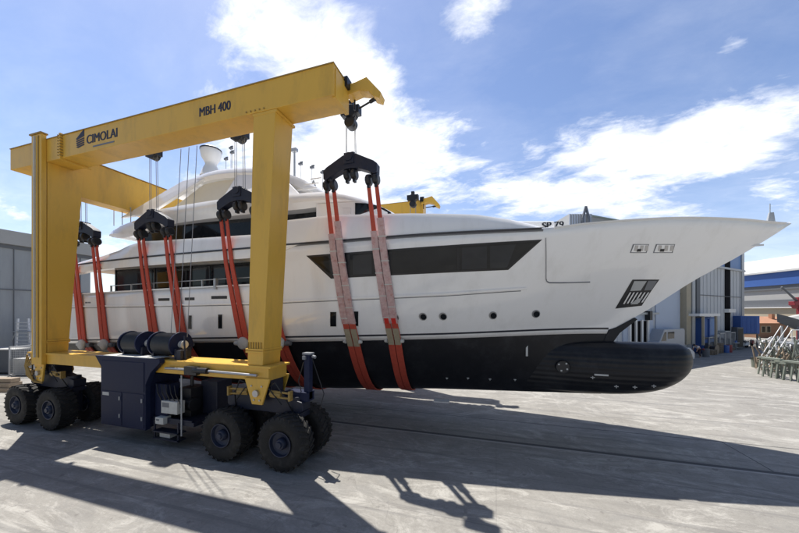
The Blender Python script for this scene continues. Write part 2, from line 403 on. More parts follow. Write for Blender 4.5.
S_ = [0, .03, .06, .1, .14, .18, .22, .26, .3, .34, .38, .42, .445, .47, .5, .53, .56, .59, .62, .65, .68, .71, .74, .77, .8, .825, .85, .875, .9, .92, .94, .955, .97, .98, .99, 1.0]
def row_f(f, s):
    ue = ust(f); out = []
    for t in S_:
        u = -24 + (ue + 24) * t; out.append((u, VC - s * hb(u, f), zwl(u) + (zsh(u) - zwl(u)) * f))
    return out
def row_q(q, s, frac=False):
    out = []
    ue = 4.5 - .4 * (1 - (q if not frac else .97))
    for t in S_:
        u = -24 + (ue + 24) * t; p = pp(u); qq = q if not frac else .93 ** (1 / p)
        out.append((u, VC - s * bwl(max(0, ue - u)) * qq, zk(u) + (zwl(u) - zk(u)) * qq ** p))
    return out
yacht = thing('motor_yacht', 'long white motor yacht with black bottom and raked bow hanging in the yellow hoist', 'yacht', (-7, VC, 0))
w = MB(); k = MB(); FR = [0, .06, .12, .2, .28, .36, .44, .52, .6, .68, .76, .84, .92, 1.0]; icut = S_.index(.445)
for s in (1, -1):
    w.grid([row_q(0, s, True), row_q(1, s)]); w.grid([row_f(f, s) for f in FR if f <= .6])
    w.grid([row_f(f, s)[icut:] for f in FR if f >= .6])
    k.grid([row_q(q, s) for q in (0, .12, .25, .38, .5, .62, .72, .8, .87)] + [row_q(0, s, True)])
hull = w.build('hull', 'white', yacht, smooth=True, angle=50, solid=.07)
# transom and bottom
tr = MB(); st = [row_q(q, 1)[0] for q in (0, .25, .5, .72, .87, 1)] + [row_f(f, 1)[0] for f in (.2, .4, .6)]
tr.grid([[p for p in st], [(p[0], 2 * VC - p[1], p[2]) for p in st]]); tr.build('transom', 'white', yacht, solid=.05)
# bulbous bow
bt = sm([(-1, 3.4), (1.5, 3.55), (3, 3.62), (5, 3.66), (6.6, 3.63), (6.93, 3.48), (7.08, 3.2), (7.13, 2.95)])
bb = sm([(-1, 1.6), (1.5, 1.52), (4, 1.53), (5.0, 1.6), (5.8, 1.75), (6.45, 2.05), (6.85, 2.38), (7.07, 2.72), (7.13, 2.94)])
bw = sm([(-1, .08), (1, .25), (2.6, .55), (4, .78), (5.2, .84), (6.0, .78), (6.6, .60), (6.9, .38), (7.06, .18), (7.13, .02)])
rows = []
for i in range(34):
    u = -1 + 8.13 * (1 - (1 - i / 33) ** 1.8); t, b_, ww = bt(u), bb(u), bw(u); cz = (t + b_) / 2; hz = (t - b_) / 2
    rows.append([(u, VC + ww * math.copysign(abs(math.cos(a)) ** .85, math.cos(a)), cz + hz * math.copysign(abs(math.sin(a)) ** .85, math.sin(a))) for a in [2 * math.pi * j / 28 for j in range(28)]])
k.build('hull_bottom', 'anti', yacht, smooth=True, angle=60)
M['antib'] = M['anti'].copy(); t_ = M['antib'].node_tree; wv_ = t_.nodes.new('ShaderNodeTexWave'); wv_.bands_direction = 'Z'; wv_.inputs['Scale'].default_value = 1.6; wv_.inputs['Distortion'].default_value = .3
tc_ = t_.nodes.new('ShaderNodeTexCoord'); t_.links.new(tc_.outputs['Object'], wv_.inputs['Vector']); bp_ = t_.nodes.new('ShaderNodeBump'); bp_.inputs['Strength'].default_value = .35; bp_.inputs['Distance'].default_value = .03
t_.links.new(wv_.outputs['Fac'], bp_.inputs['Height']); t_.links.new(bp_.outputs[0], t_.nodes['Principled BSDF'].inputs['Normal'])
MB().grid(rows, close=True).build('bulbous_bow', 'antib', yacht, smooth=True, angle=70)
def strip(name, u0, u1, zf, h, off, m, par, n=70, both=True):
    b = MB()
    for s in ((1, -1) if both else (1,)):
        rr = []
        for e, o in ((-.5, -.01), (-.42, off), (.42, off), (.5, -.01)):
            r = []
            for i in range(n + 1):
                u = u0 + (u1 - u0) * i / n; z = zf(u) + h * e; v = hv(u, z) - o
                r.append((u, v if s > 0 else 2 * VC - v, z))
            rr.append(r)
        b.grid(rr)
    return b.build(name, m, par, smooth=True, angle=35)
strip('boot_stripe', -23.9, 4.35, lambda u: zwl(u) + .02, .085, .010, 'stripe', hull)
kn = sm([(-24, 5.12), (-10, 5.22), (-8, 5.3), (-2, 5.53), (1.0, 5.72), (2.5, 5.78)])
strip('rubbing_strake', -23.9, 1.1, kn, .09, .05, 'white', hull)
strip('painted_shade_line', -23.9, .9, lambda u: kn(u) - .075, .035, .006, 'shade_part_grey', hull)  # grey strip paints the shade below the strake; nothing is cut in
strip('painted_shade_line', -8.4, 1.55, lambda u: zsh(u) - .05, .07, .012, 'shade_part_grey', hull)  # grey strip paints the shade of the gap under the upper bulwark
strip('toe_rail', 1.9, 9.75, lambda u: zsh(u), .05, .03, 'whitem', hull, 40)
# patches lying on the hull
def patch(name, quad, m, par, off=.012, nx=12, ny=4, thick=.03):
    q = [hull_px(*p) for p in quad]  # TL TR BR BL
    rr = []
    for j in range(ny + 1):
        r = []
        for i in range(nx + 1):
            a, b = i / nx, j / ny
            u = (q[0][0]*(1-a)+q[1][0]*a)*(1-b)+(q[3][0]*(1-a)+q[2][0]*a)*b
            z = (q[0][1]*(1-a)+q[1][1]*a)*(1-b)+(q[3][1]*(1-a)+q[2][1]*a)*b
            r.append(on_hull(u, z, off))
        rr.append(r)
    g_ = MB().grid(rr)
    # rim going back into the hull
    ring = rr[0] + [r[-1] for r in rr[1:]] + rr[-1][-2::-1] + [r[0] for r in rr[-2:0:-1]]
    back = [(p[0], p[1] + thick, p[2]) for p in ring]
    n = len(ring); g_.add(ring + back, [(i, (i + 1) % n, n + (i + 1) % n, n + i) for i in range(n)])
    return g_.build(name, m, par)
patch('window_frame', [(306.3, 255.7), (542.3, 239.6), (508.2, 270), (331, 278.7)], 'black', yacht, .008, 40)
win = patch('saloon_window', [(310, 257.5), (538.6, 241.8), (506.6, 268.4), (333, 276.6)], 'glass', yacht, .016, 40)
for x0, x1 in ((346, 350), (387.5, 392), (457, 459.5)):
    def yt(x): return 257.3 - (x - 310) * (257.5 - 241.8) / 228.6
    def yb(x): return 276.8 - (x - 333) * (276.6 - 268.4) / 173.6
    patch('window_mullion', [(x0, yt(x0) + .3), (x1, yt(x1) + .3), (x1, yb(x1) - .4), (x0, yb(x0) - .4)], 'black', win, .03, 2)
for x0, x1 in ((320, 341), (353, 372), (462, 487), (490, 516)):
    d_ = 1.6
    patch('window_pane', [(x0, yt(x0) + 1.2), (x1, yt(x1) + 1.2), (min(x1, 507), yb(min(x1, 507)) - 1), (max(x0, 333), yb(max(x0, 333)) - 1)] if x0 > 345 else
          [(x0, 262), (x1, yt(x1) + 3), (x1, 274), (334, 274.6)], 'glassg', win, .022, 4)
def disc(name, px, py, r, m, par, off, ru=1.0):
    u, z = hull_px(px, py); c = Vector(on_hull(u, z, 0)); pts = [on_hull(u + r * math.cos(2*math.pi*i/24) * ru, z + r * math.sin(2*math.pi*i/24), off) for i in range(24)]
    back = [(p[0], p[1] + off + .04, p[2]) for p in pts]
    return MB().add(pts + back, [tuple(range(24))] + [(i, (i+1) % 24, 24 + (i+1) % 24, 24 + i) for i in range(24)]).build(name, m, par)
for px, py in ((395, 317.5), (423, 316.7), (443, 316.5), (493, 315.5), (536, 314)):
    f_ = disc('porthole', px, py, .155, 'steel', yacht, .018); disc('pane', px + .5, py + .3, .115, 'glass', f_, .022)
for x0, x1, y0, y1 in ((330.5, 336.5, 312, 326.5), (352.5, 358.5, 311.5, 326), (188.5, 192, 315.5, 329), (218.5, 222.5, 314.5, 328.5)):
    f_ = patch('hull_window', [(x0 - .6, y0 - .6), (x1 + .8, y0 - .6), (x1 + .8, y1 + .8), (x0 - .6, y1 + .8)], 'whitem', yacht, .014, 2)
    patch('pane', [(x0, y0), (x1, y0), (x1, y1), (x0, y1)], 'glass', f_, .02, 2)
for x0, x1, y0, y1 in ((158.5, 169.5, 298.3, 301), (185, 194.5, 297.6, 300.4), (211.5, 227, 296, 299)):
    patch('scupper_opening', [(x0, y0), (x1, y0 - .2), (x1, y1 - .2), (x0, y1)], 'black', yacht, .012, 3)
M['litwhite'] = mat('lit_recess_white', (.93, .93, .93), .2, var=.02)  # brighter white puts the light inside the mooring ports into the colour
# mooring openings near the bow
for x0, x1 in ((631, 648), (654, 674)):
    fr = patch('mooring_port', [(x0 + 2, 244.3), (x1 + 1, 244.3), (x1 - 1.5, 253), (x0 - 1, 253)], 'shade_part_grey', yacht, .012, 4)
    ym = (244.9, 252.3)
    patch('port_recess', [(x0 + 3, ym[0]), (x1, ym[0]), (x1 - 2.5, ym[1]), (x0, ym[1])], 'litwhite', fr, .016, 4)
    for a in (.18, .5, .78):
        xx = x0 + (x1 - x0) * a
        patch('roller', [(xx + 1, 245.6), (xx + 4, 245.6), (xx + 3.2, 251), (xx, 251)], 'steel', fr, .03, 2)
    patch('fairlead', [(x0 + 6, 249.2), (x0 + 10, 249.2), (x0 + 9.5, 251.8), (x0 + 5.5, 251.8)], 'black', fr, .035, 2)
# anchor pocket
ap = patch('anchor_pocket', [(632.5, 279.6), (659.3, 279.6), (641.6, 305.8), (615.2, 308.6)], 'black', yacht, .010, 6)
patch('pocket_plate', [(634, 281.2), (646.5, 281.2), (640.5, 290.5), (630, 291)], 'galv', ap, .02, 3)
patch('pocket_plate', [(648, 281.0), (657, 281.0), (651.5, 290), (644, 290.5)], 'shade_part_grey', ap, .02, 3)
for i in range(6):
    x = 628 + i * 3.6
    patch('bar', [(x + 1.5, 292.5 ), (x + 2.9, 292.4), (x - 3.6, 303.8 - i * .3), (x - 5.2, 304 - i * .3)], 'whitem', ap, .035, 1)
patch('anchor', [(636, 299), (642, 298), (637, 304), (630, 304.5)], 'galv', ap, .06, 2)
# shell door line on the bow
def hull_line(name, pts, wd, m, par, off=.008):
    q = [Vector(on_hull(*hull_px(*p), off)) for p in pts]; b = MB()
    for a, c in zip(q, q[1:]):
        n = max(1, int((c - a).length / .5)); prev = None
        for i in range(n + 1):
            u = a.x + (c.x - a.x) * i / n; z = a.z + (c.z - a.z) * i / n; p = Vector(on_hull(u, z, off))
            if prev: b.bar(prev, p, .012, wd)
            prev = p
    return b.build(name, m, par)
hull_line('door_seam', [(546, 238), (546.2, 279), (547, 281.5), (549.5, 282.7), (560, 282.8), (590, 282)], .05, 'shade_part_grey', hull)
# draught and thruster marks
M['markp'] = mat('mark_paint', (.6, .6, .58), .6)
mk = MB()
for px, py in ((447, 384), (468, 384), (490, 385), (515, 385.5), (560, 386.5)):
    u, z = hull_px(px, py - 6); p = on_hull(u, z, .008)
    mk.box(p[0] - .05, p[0] + .05, p[1] - .01, p[1], p[2] - .015, p[2] + .015); mk.box(p[0] - .012, p[0] + .012, p[1] - .01, p[1], p[2] - .06, p[2] + .0)
mk.build('draught_mark', 'markp', yacht)
for u, z in ((4.4, 1.98), (5.0, 2.0), (5.6, 2.08), (3.6, 2.28)):
    t_, b_, w_ = bt(u), bb(u), bw(u); sz = (z - (t_ + b_) / 2) / ((t_ - b_) / 2); v = VC - w_ * (1 - min(.99, abs(sz)) ** (1/.85*2)) ** .425
    MB().box(u - .07, u + .07, v - .05, v - .02, z - .012, z + .012).box(u - .012, u + .012, v - .05, v - .022, z - .06, z + .05).build('thruster_mark', 'markp', yacht)
MB().box(-2.35, -1.75, 12.0, 12.4, 1.32, 1.36).build('sea_chest', 'markp', yacht)
# stern registration marks
for x in (76.5, 80, 86.5, 89.5): patch('registration_mark', [(x - 1.2, 301.9), (x + 1.2, 301.9), (x + 1.2, 303.3), (x - 1.2, 303.3)], 'shade_part_grey', yacht, .01, 1, 1)

q_ = at_v(563, 367, VC - .72)
th_ = MB().lathe([(0, 0), (.24, 0), (.26, -.02), (.26, .3)], (q_.x, VC - .72, q_.z), (0, 1, 0), 24).build('bow_thruster', 'black', yacht)
for dx_, dz_ in ((-.15, .1), (.12, .14), (-.06, -.15), (.15, -.08)): MB().box(q_.x + dx_ - .03, q_.x + dx_ + .03, VC - .735, VC - .715, q_.z + dz_ - .03, q_.z + dz_ + .03).build('tunnel_bar', 'markp', th_)
# black forefoot and a white mark on the bulb
ff = [(4.15, 3.6), (4.35, 4.12), (4.62, 4.22), (5.25, 4.62), (5.35, 4.55), (4.75, 4.0), (4.5, 3.6)]
MB().prism(ff, VC - .05, VC + .05, 'y').build('forefoot', 'anti', yacht, bevel=.015)
q_ = at_v(601, 375, VC - .78); MB().box(q_.x - .22, q_.x + .25, VC - .795, VC - .70, q_.z - .03, q_.z + .03).build('depth_mark', 'markp', yacht)
MB().box(1.18, 1.26, hv(1.2, 3.2) - .02, hv(1.2, 3.2) + .1, 3.0, zwl(1.2) - .1).build('anode_strip', 'markp', yacht)
# decks
def deck(name, us, zf, inset, m, par):
    b = MB(); r1 = []; r2 = []
    for u in us:
        v = hv(u, zf(u)) + inset; v = min(v, VC - .02); r1.append((u, v, zf(u))); r2.append((u, 2 * VC - v, zf(u)))
    return b.grid([r1, r2]).build(name, m, par, solid=.06)
fr_ = lambda a, b, n: [a + (b - a) * i / n for i in range(n + 1)]
deck('main_deck', fr_(-23.9, -7, 20), lambda u: 5.0, .06, 'teak', yacht)
deck('foredeck', fr_(-4, 9.2, 24), lambda u: 7.1 + .02 * u, .06, 'whitem', yacht)
cap = MB()
for s in (1, -1):
    cap.grid([[((p[0]), p[1] - s * .05 if a == 0 else p[1] + s * .13, p[2] + b) for p in row_f(.6, s)[:icut + 1]] for a, b in ((0, -.03), (0, .03), (1, .03), (1, -.03))], close=False)
cap.build('bulwark_cap', 'white', hull)
rl = MB(); pts = [Vector(p) for p in row_f(.6, 1)[:icut + 1]]
for a, b in zip(pts, pts[1:]):
    if a.x > -18.5: rl.cyl(a + Vector((0, .05, .32)), b + Vector((0, .05, .32)), .02, n=6)
x = -18.2
while x < -9.3:
    z = zwl(x) + (zsh(x) - zwl(x)) * .6; v = hv(x, z) + .05; rl.box(x - .03, x + .03, v - .03, v + .03, z, z + .33); x += 1.45
rl.build('guard_rail', 'galv', yacht)
for x in (-14.1, -11.6): 
    z = zwl(x) + (zsh(x) - zwl(x)) * .6; v = hv(x, z) - .02; MB().box(x - .06, x + .06, v - .06, v + .1, z - .12, z + .34).build('rail_gate_post', 'galv', yacht)
# upper deck bulwark band, aft overhang to the foredeck
def band_u(px, py):
    v = 10.6
    for _ in range(50):
        p = at_v(px, py, v); v = .5 * v + .5 * (hv(p.x, 7.4) - .02)
    p = at_v(px, py, v); return p.x, p.z
tp = [band_u(*p) for p in ((64, 267), (81, 260.7), (99, 256), (116, 250.3), (127.5, 244.7), (140, 240.8), (154, 240.3), (200, 237.3), (249, 234.2), (262, 230), (276, 220.5), (290, 219), (328, 214.6), (366, 213.4), (410, 212.5), (450, 213), (476, 213.7), (510, 218.5), (534, 224), (545, 227.6))]
TOPZ = lambda u: interp(u, tp)
uA, uB = tp[0][0], tp[-1][0]
botz = sm([(uA, 6.72), (-19, 6.95), (-14, 7.02), (-9.2, 7.08), (-8.2, 7.25), (-7.4, 7.5), (uB, 7.66)])
us = sorted(set(fr_(uA, uB, 90) + [a for a, b in tp]))
bd = MB()
for s in (1, -1):
    rows = []
    for e, inn in ((0, .25), (0, .0), (.12, -.02), (.5, -.03), (.9, 0), (1, .03), (1, .12), (.3, .12)):
        r = []
        for u in us:
            zt, zb = TOPZ(u), botz(u); 
            if zt < zb + .02: zb = zt - .02
            z = zb + (zt - zb) * e; v = hv(u, 7.4) - .03 + inn + .12 * max(0, e - .3); r.append((u, v if s > 0 else 2 * VC - v, z))
        rows.append(r)
    bd.grid(rows)
band = bd.build('upper_deck_bulwark', 'white', yacht, smooth=True, angle=45)
# coloured line on the band
def band_strip(name, u0, u1, zf, h, m):
    b = MB()
    for s in (1, -1):
        b.grid([[(u, (lambda v: v if s > 0 else 2 * VC - v)(hv(u, 7.4) - .03 - .03), zf(u) + e) for u in fr_(u0, u1, 60)] for e in (-h / 2, h / 2)])
    return b.build(name, m, band, solid=.02)
sz_ = sm([(uA, 7.18), (-20, 7.3), (-16, 7.4), (-10, 7.47), (-7.5, 7.5)])
band_strip('band_line', uA + .3, -8.2, lambda u: min(sz_(u), TOPZ(u) - .1), .07, 'stripe')
strip('band_line', -8.6, 1.5, lambda u: zsh(u) + .0, .075, .045, 'stripe', band)
dk = MB(); r1 = [(u, hv(u, 7.4) + .15, 7.2) for u in fr_(uA + .2, -2, 40)]
dk.grid([r1, [(a, 2 * VC - b, c) for a, b, c in r1]]).build('upper_deck', 'whitem', yacht, solid=.12)
# deckhouses
def shell(name, us, hw, zt, zb, m, par, crown=.12, tum=.15, n=50, angle=40, nc=6):
    fh, ft, fb = sm(list(zip(us, hw))), sm(list(zip(us, zt))), sm(list(zip(us, zb))); rows = []
    for u in fr_(us[0], us[-1], n):
        W_, T_, B_ = fh(u), ft(u), fb(u); t = min(tum, W_ * .4); sec = [(-W_ + t, B_), (-W_, B_ + (T_ - B_) * .35), (-W_ + t * .3, B_ + (T_ - B_) * .75), (-W_ + t, T_)]
        sec += [(-(W_ - t) * math.cos(math.pi * i / nc), T_ + crown * math.sin(math.pi * i / nc)) for i in range(1, nc)]
        sec += [(W_ - t, T_), (W_ - t * .3, B_ + (T_ - B_) * .75), (W_, B_ + (T_ - B_) * .35), (W_ - t, B_)]
        rows.append([(u, VC + a, b) for a, b in sec])
    b = MB().grid(rows, close=True); k0 = len(rows[0]); b.add(rows[0], [tuple(range(k0))]); b.add(rows[-1], [tuple(range(k0))])
    return b.build(name, m, par, smooth=True, angle=angle)
mh = MB().box(-19.3, -8.7, VC - 3.3, VC + 3.3, 5.06, 7.14).build('main_deckhouse', 'glass', yacht, bevel=.03)
for u in (-19.28, -16.4, -14.0, -11.7, -9.6): MB().box(u - .05, u + .05, VC - 3.325, VC - 3.3, 5.06, 7.14).build('mullion', 'black', mh)
for u0, u1 in ((-19.1, -16.6), (-13.8, -12.8), (-12.6, -11.9)): MB().box(u0, u1, VC - 3.32, VC - 3.303, 5.3, 7.0).build('window_pane', 'glassg', mh)
MB().box(-8.75, -8.6, VC - 4.05, VC + 4.05, 5.06, 7.4).build('bulkhead', 'white', yacht)
uh = MB().hexa([(-17.3, VC - 3.2, 7.2), (-3.9, VC - 2.5, 7.2), (-3.9, VC + 2.5, 7.2), (-17.3, VC + 3.2, 7.2)], [(-17.3, VC - 3.2, 9.25), (-4.9, VC - 2.6, 9.25), (-4.9, VC + 2.6, 9.25), (-17.3, VC + 3.2, 9.25)]).build('upper_deckhouse', 'glass', yacht)
roof = shell('sundeck_roof', [-20.15, -19.6, -18.7, -17.2, -15.8, -12, -8, -6.4, -5.3, -4.4, -3.6], [3.1, 3.4, 3.5, 3.5, 3.5, 3.55, 3.4, 3.3, 3.1, 2.7, 2.0],
             [9.05, 9.2, 9.4, 9.66, 9.98, 10.02, 9.88, 9.8, 9.5, 9.12, 8.7], [8.97, 8.86, 8.72, 8.9, 9.14, 9.2, 9.2, 9.25, 9.2, 8.9, 8.5], 'white', yacht, crown=.1)
# white wheelhouse sides with the two dark windows
wh = MB()
for s in (1, -1):
    def P_(u, z):
        v = VC - s * interp(u, [(-7.2, 3.36), (-5.3, 3.12), (-4.4, 2.75), (-3.4, 1.9), (-2.9, 1.0)]); return (u, v, z)
    ul = fr_(-7.1, -2.9, 16); ztop = lambda u: interp(u, [(-7.1, 9.3), (-5.3, 9.3), (-4.4, 9.0), (-3.6, 8.6), (-2.9, 8.1)])
    wh.grid([[P_(u, 7.2) for u in ul], [P_(u, ztop(u)) for u in ul]])
wh.grid([[(-2.9, VC - 1.0, z), (-2.9, VC + 1.0, z)] for z in (7.2, 8.1)])
wh.grid([[(-3.6, VC - 2.0, 8.62), (-3.6, VC + 2.0, 8.62)], [(-2.9, VC - 1.0, 8.1), (-2.9, VC + 1.0, 8.1)]])
wheel = wh.build('wheelhouse', 'white', yacht, solid=.05)
def wv(u): return VC - interp(u, [(-7.2, 3.36), (-5.3, 3.12), (-4.4, 2.75), (-3.4, 1.9), (-2.9, 1.0)])
def whp(px, py):
    v = 11.6
    for _ in range(50): p = at_v(px, py, v); v = .5 * v + .5 * wv(p.x)
    return at_v(px, py, v)
def whpatch(name, pts, m, off):
    q = [whp(*p) for p in pts]; q = [Vector((p.x, p.y - off, p.z)) for p in q]; b_ = [p + Vector((0, .08, 0)) for p in q]; n = len(q)
    return MB().add(q + b_, [tuple(range(n)), tuple(range(n, 2*n))[::-1]] + [(i, (i+1) % n, n + (i+1) % n, n + i) for i in range(n)]).build(name, m, wheel)
whpatch('side_window', [(355.5, 203.2), (366, 203.6), (376, 205.4), (384, 208.2), (391, 212.3), (391, 216), (355.5, 216)], 'glass', .04)
whpatch('vent_panel', [(343.5, 208.5), (351, 208.2), (351, 214), (343.5, 214.5)], 'whitem', .04)
# flybridge hardtop with its arch legs
ht = shell('hardtop', [-17.0, -16.2, -15, -13.4, -11.2, -9.6, -8.6, -7.6, -7.0], [2.0, 2.4, 2.55, 2.6, 2.6, 2.5, 2.4, 2.2, 1.9],
           [11.3, 11.55, 11.78, 11.95, 11.8, 11.4, 11.0, 10.4, 9.95], [11.2, 11.3, 11.4, 11.5, 11.3, 10.8, 10.3, 10.0, 9.8], 'white', yacht, crown=.12)
for s in (1, -1):
    v0 = VC - s * 3.15; v1 = VC - s * 2.5
    MB().hexa([(-19.3, v0, 9.9), (-17.2, v0, 9.9), (-17.2, v0 + s * .2, 9.9), (-19.3, v0 + s * .2, 9.9)], [(-15.6, v1, 11.7), (-13.6, v1, 11.8), (-13.6, v1 + s * .2, 11.8), (-15.6, v1 + s * .2, 11.7)]).build('arch_leg', 'white', yacht, bevel=.06)
    MB().hexa([(-12.5, v0, 9.9), (-8.0, v0, 9.85), (-8.0, v0 + s * .1, 9.85), (-12.5, v0 + s * .1, 9.9)], [(-12.0, v1, 11.6), (-9.6, v1, 11.3), (-9.6, v1 + s * .1, 11.3), (-12.0, v1 + s * .1, 11.6)]).build('side_screen', 'white', yacht, bevel=.03)
    MB().hexa([(-17.0, v0 + s * .6, 9.95), (-12.6, v0 + s * .6, 9.95), (-12.6, v0 + s * .7, 9.95), (-17.0, v0 + s * .7, 9.95)], [(-14.2, v1 + s * .3, 11.6), (-12.2, v1 + s * .3, 11.6), (-12.2, v1 + s * .4, 11.6), (-14.2, v1 + s * .4, 11.6)]).build('cream_screen', 'cream', yacht)
for i in range(4):
    z = 10.1 + i * .22; MB().box(-8.9 + i * .32, -7.7 + i*.1, VC - 2.62 + i * .05, VC - 2.5, z, z + .05).build('sun_pad_step', 'whitem', yacht)
rb = MB()
for u in fr_(-19.7, -18.4, 2): rb.cyl((u, VC - 3.15, 9.5), (u, VC - 3.15, 10.35), .022, n=6)
rb.cyl((-19.7, VC - 3.15, 10.35), (-18.4, VC - 3.15, 10.35), .022, n=6).build('aft_rail', 'galv', yacht)
# radar dome and masts
c = at_v(211, 151, VC); rd = MB().lathe([(.0, -1.6), (.6, -1.6), (.42, -1.1), (.30, -.85), (.36, -.7), (.52, -.42), (.58, -.12), (.57, .0)], c, (0, 0, 1)).build('radar_dome', 'whitem', yacht, smooth=True, angle=50)
MB().lathe([(.595, -.02), (.595, .06), (.50, .10), (.0, .14)], c, (0, 0, 1)).build('dome_rim', 'stripe', rd, smooth=True)
MB().lathe([(.5, .09), (.38, .2), (0, .26)], c, (0, 0, 1)).build('dome_cap', 'whitem', rd, smooth=True, angle=60)
mb = MB().hexa([(-17.2, VC - .9, 11.6), (-15.4, VC - .9, 11.8), (-15.4, VC + .9, 11.8), (-17.2, VC + .9, 11.6)], [(-17.2, VC - .5, c.z - 1.6), (-16.1, VC - .5, c.z - 1.6), (-16.1, VC + .5, c.z - 1.6), (-17.2, VC + .5, c.z - 1.6)])
mb.hexa([(-15.6, VC - .3, 11.8), (-13.2, VC - .3, 11.95), (-13.2, VC + .3, 11.95), (-15.6, VC + .3, 11.8)], [(-15.9, VC - .3, 12.6), (-15.2, VC - .3, 12.5), (-15.2, VC + .3, 12.5), (-15.9, VC + .3, 12.6)])
mb.build('mast_base', 'white', yacht, bevel=.1)
a = at_v(294.5, 190, VC); b = at_v(294.5, 152, VC)
MB().cyl((a.x, VC, 10.0), (a.x, VC, b.z), .07, .05).box(a.x - .16, a.x + .16, VC - .1, VC + .1, b.z, b.z + .18).build('signal_mast', 'galv', yacht)
for px, py in ((300.5, 165), (312, 168.5), (322.5, 173.5), (232, 153.5), (226, 160), (231, 149)):
    p = at_v(px, py, VC - .6)
    MB().cyl((p.x, p.y, 9.9), (p.x, p.y, p.z), .012, n=5).box(p.x - .1, p.x + .1, p.y - .06, p.y + .06, p.z, p.z + .1).box(p.x - .03, p.x + .14, p.y - .02, p.y + .02, p.z + .1, p.z + .17).build('wind_sensor', 'shade_part_grey', yacht)
p = at_v(313.5, 188, VC - 2); MB().tube([(p.x - .25, p.y, p.z - .3), (p.x, p.y, p.z + .35), (p.x + .25, p.y, p.z - .3)], .03, 6).build('deck_cleat', 'galv', yacht)
# deck gear on the foredeck and the jackstaff
bx = MB().hexa([(.4, 13.0, 7.2), (2.35, 13.0, 7.2), (2.35, 15.6, 7.2), (.4, 15.6, 7.2)], [(.4, 13.0, 8.46), (2.2, 13.0, 8.3), (2.2, 15.6, 8.3), (.4, 15.6, 8.46)]).build('tender_cover', 'whitem', yacht, bevel=.12)
p = at_v(542, 228.6, 12.95); text('lettering', 'SP 79', 'black', bx, (p.x, 12.97, p.z), (1, .04, 0), (0, 0, 1), .34, .01, .012)
p = at_v(770, 221, VC)
MB().cyl((p.x, VC, 7.7), (p.x, VC, p.z + .62), .014, n=6).hexa([(p.x - .14, VC - .06, 7.8), (p.x + .14, VC - .06, 7.8), (p.x + .14, VC + .06, 7.8), (p.x - .14, VC + .06, 7.8)], [(p.x - .03, VC - .03, p.z + .3), (p.x + .09, VC - .03, p.z + .3), (p.x + .09, VC + .03, p.z + .3), (p.x - .03, VC + .03, p.z + .3)]).build('jackstaff', 'galv', yacht)
# ------------------------------------------------------------------ the boat hoist
M['greylamp'] = mat('lamp_grey', (.2, .21, .23), .5)
M['drumrope'] = mat('greased_rope', (.06, .063, .07), .3, metal=.3, var=.3)
VN, VF = 8.7, 20.5          # near and far frame centre planes
hoist = thing('mobile_boat_hoist', 'huge yellow mobile boat hoist with straddling portal frames carrying the white yacht', 'boat hoist', (-13, 14.6, 0))
ZB, ZT = 11.3, 12.25
wheel_proto = None
def tyre_mesh():
    prof = [(.36, -.24), (.46, -.29), (.62, -.32), (.74, -.30), (.80, -.26), (.815, -.12), (.82, 0), (.815, .12), (.80, .26), (.74, .30), (.62, .32), (.46, .29), (.36, .24)]
    b = MB().lathe(prof, (0, 0, 0), (0, 1, 0), 48)
    n = 26
    for i in range(n):
        for s in (1, -1):
            t = 2 * math.pi * (i + (.5 if s > 0 else 0)) / n; T = Matrix.Rotation(t, 4, 'Y') @ Matrix.Translation((0, s * .15, .815)) @ Matrix.Rotation(s * R(28), 4, 'Z')
            q = MB(T); q.hexa([(-.05, -.15, -.05), (.05, -.15, -.05), (.05, .15, -.09), (-.05, .15, -.09)] if s > 0 else [(-.05, -.15, -.09), (.05, -.15, -.09), (.05, .15, -.05), (-.05, .15, -.05)],
                               [(-.035, -.15, .035), (.035, -.15, .035), (.035, .16, .01), (-.035, .16, .01)] if s > 0 else [(-.035, -.16, .01), (.035, -.16, .01), (.035, .15, .035), (-.035, .15, .035)])
            b.add(q.v, q.f)
    return b
def make_wheel(pos, side):
    global wheel_proto
    p = Vector(pos) - ORIG[hoist.name]
    if wheel_proto is None:
        W_ = bpy.data.objects.new('wheel', None); COL.objects.link(W_); W_.parent = hoist
        t = MB(); t.v, t.f = tyre_mesh().v, tyre_mesh().f
        ORIG_SAVE = ORIG[hoist.name]; ORIG[hoist.name] = Vector((0, 0, 0))
        t.build('tyre', 'rubber', W_, smooth=True, angle=35)
        r = MB().lathe([(.37, -.25), (.385, -.30), (.36, -.30), (.33, -.2), (.26, -.16), (.18, -.16), (.17, -.27), (.14, -.31), (0, -.31)], (0, 0, 0), (0, 1, 0), 36)
        r.lathe([(.37, .25), (.385, .30), (.34, .29), (.3, .1), (0, .1)], (0, 0, 0), (0, 1, 0), 36)
        rim = r.build('rim', 'rim', W_, smooth=True, angle=35)
        h = MB().lathe([(.0, -.36), (.085, -.36), (.10, -.31)], (0, 0, 0), (0, 1, 0), 16)
        h.build('hub', 'rim', rim, smooth=True)
        ORIG[hoist.name] = ORIG_SAVE
        W_.location = p; wheel_proto = W_
        if side < 0: W_.rotation_euler = (0, 0, math.pi)
        return
    c = copy_tree(wheel_proto, hoist); c.location = p; c.rotation_euler = (0, random.uniform(0, 6), 0 if side > 0 else math.pi)
UL = -18.6; UR = -7.35
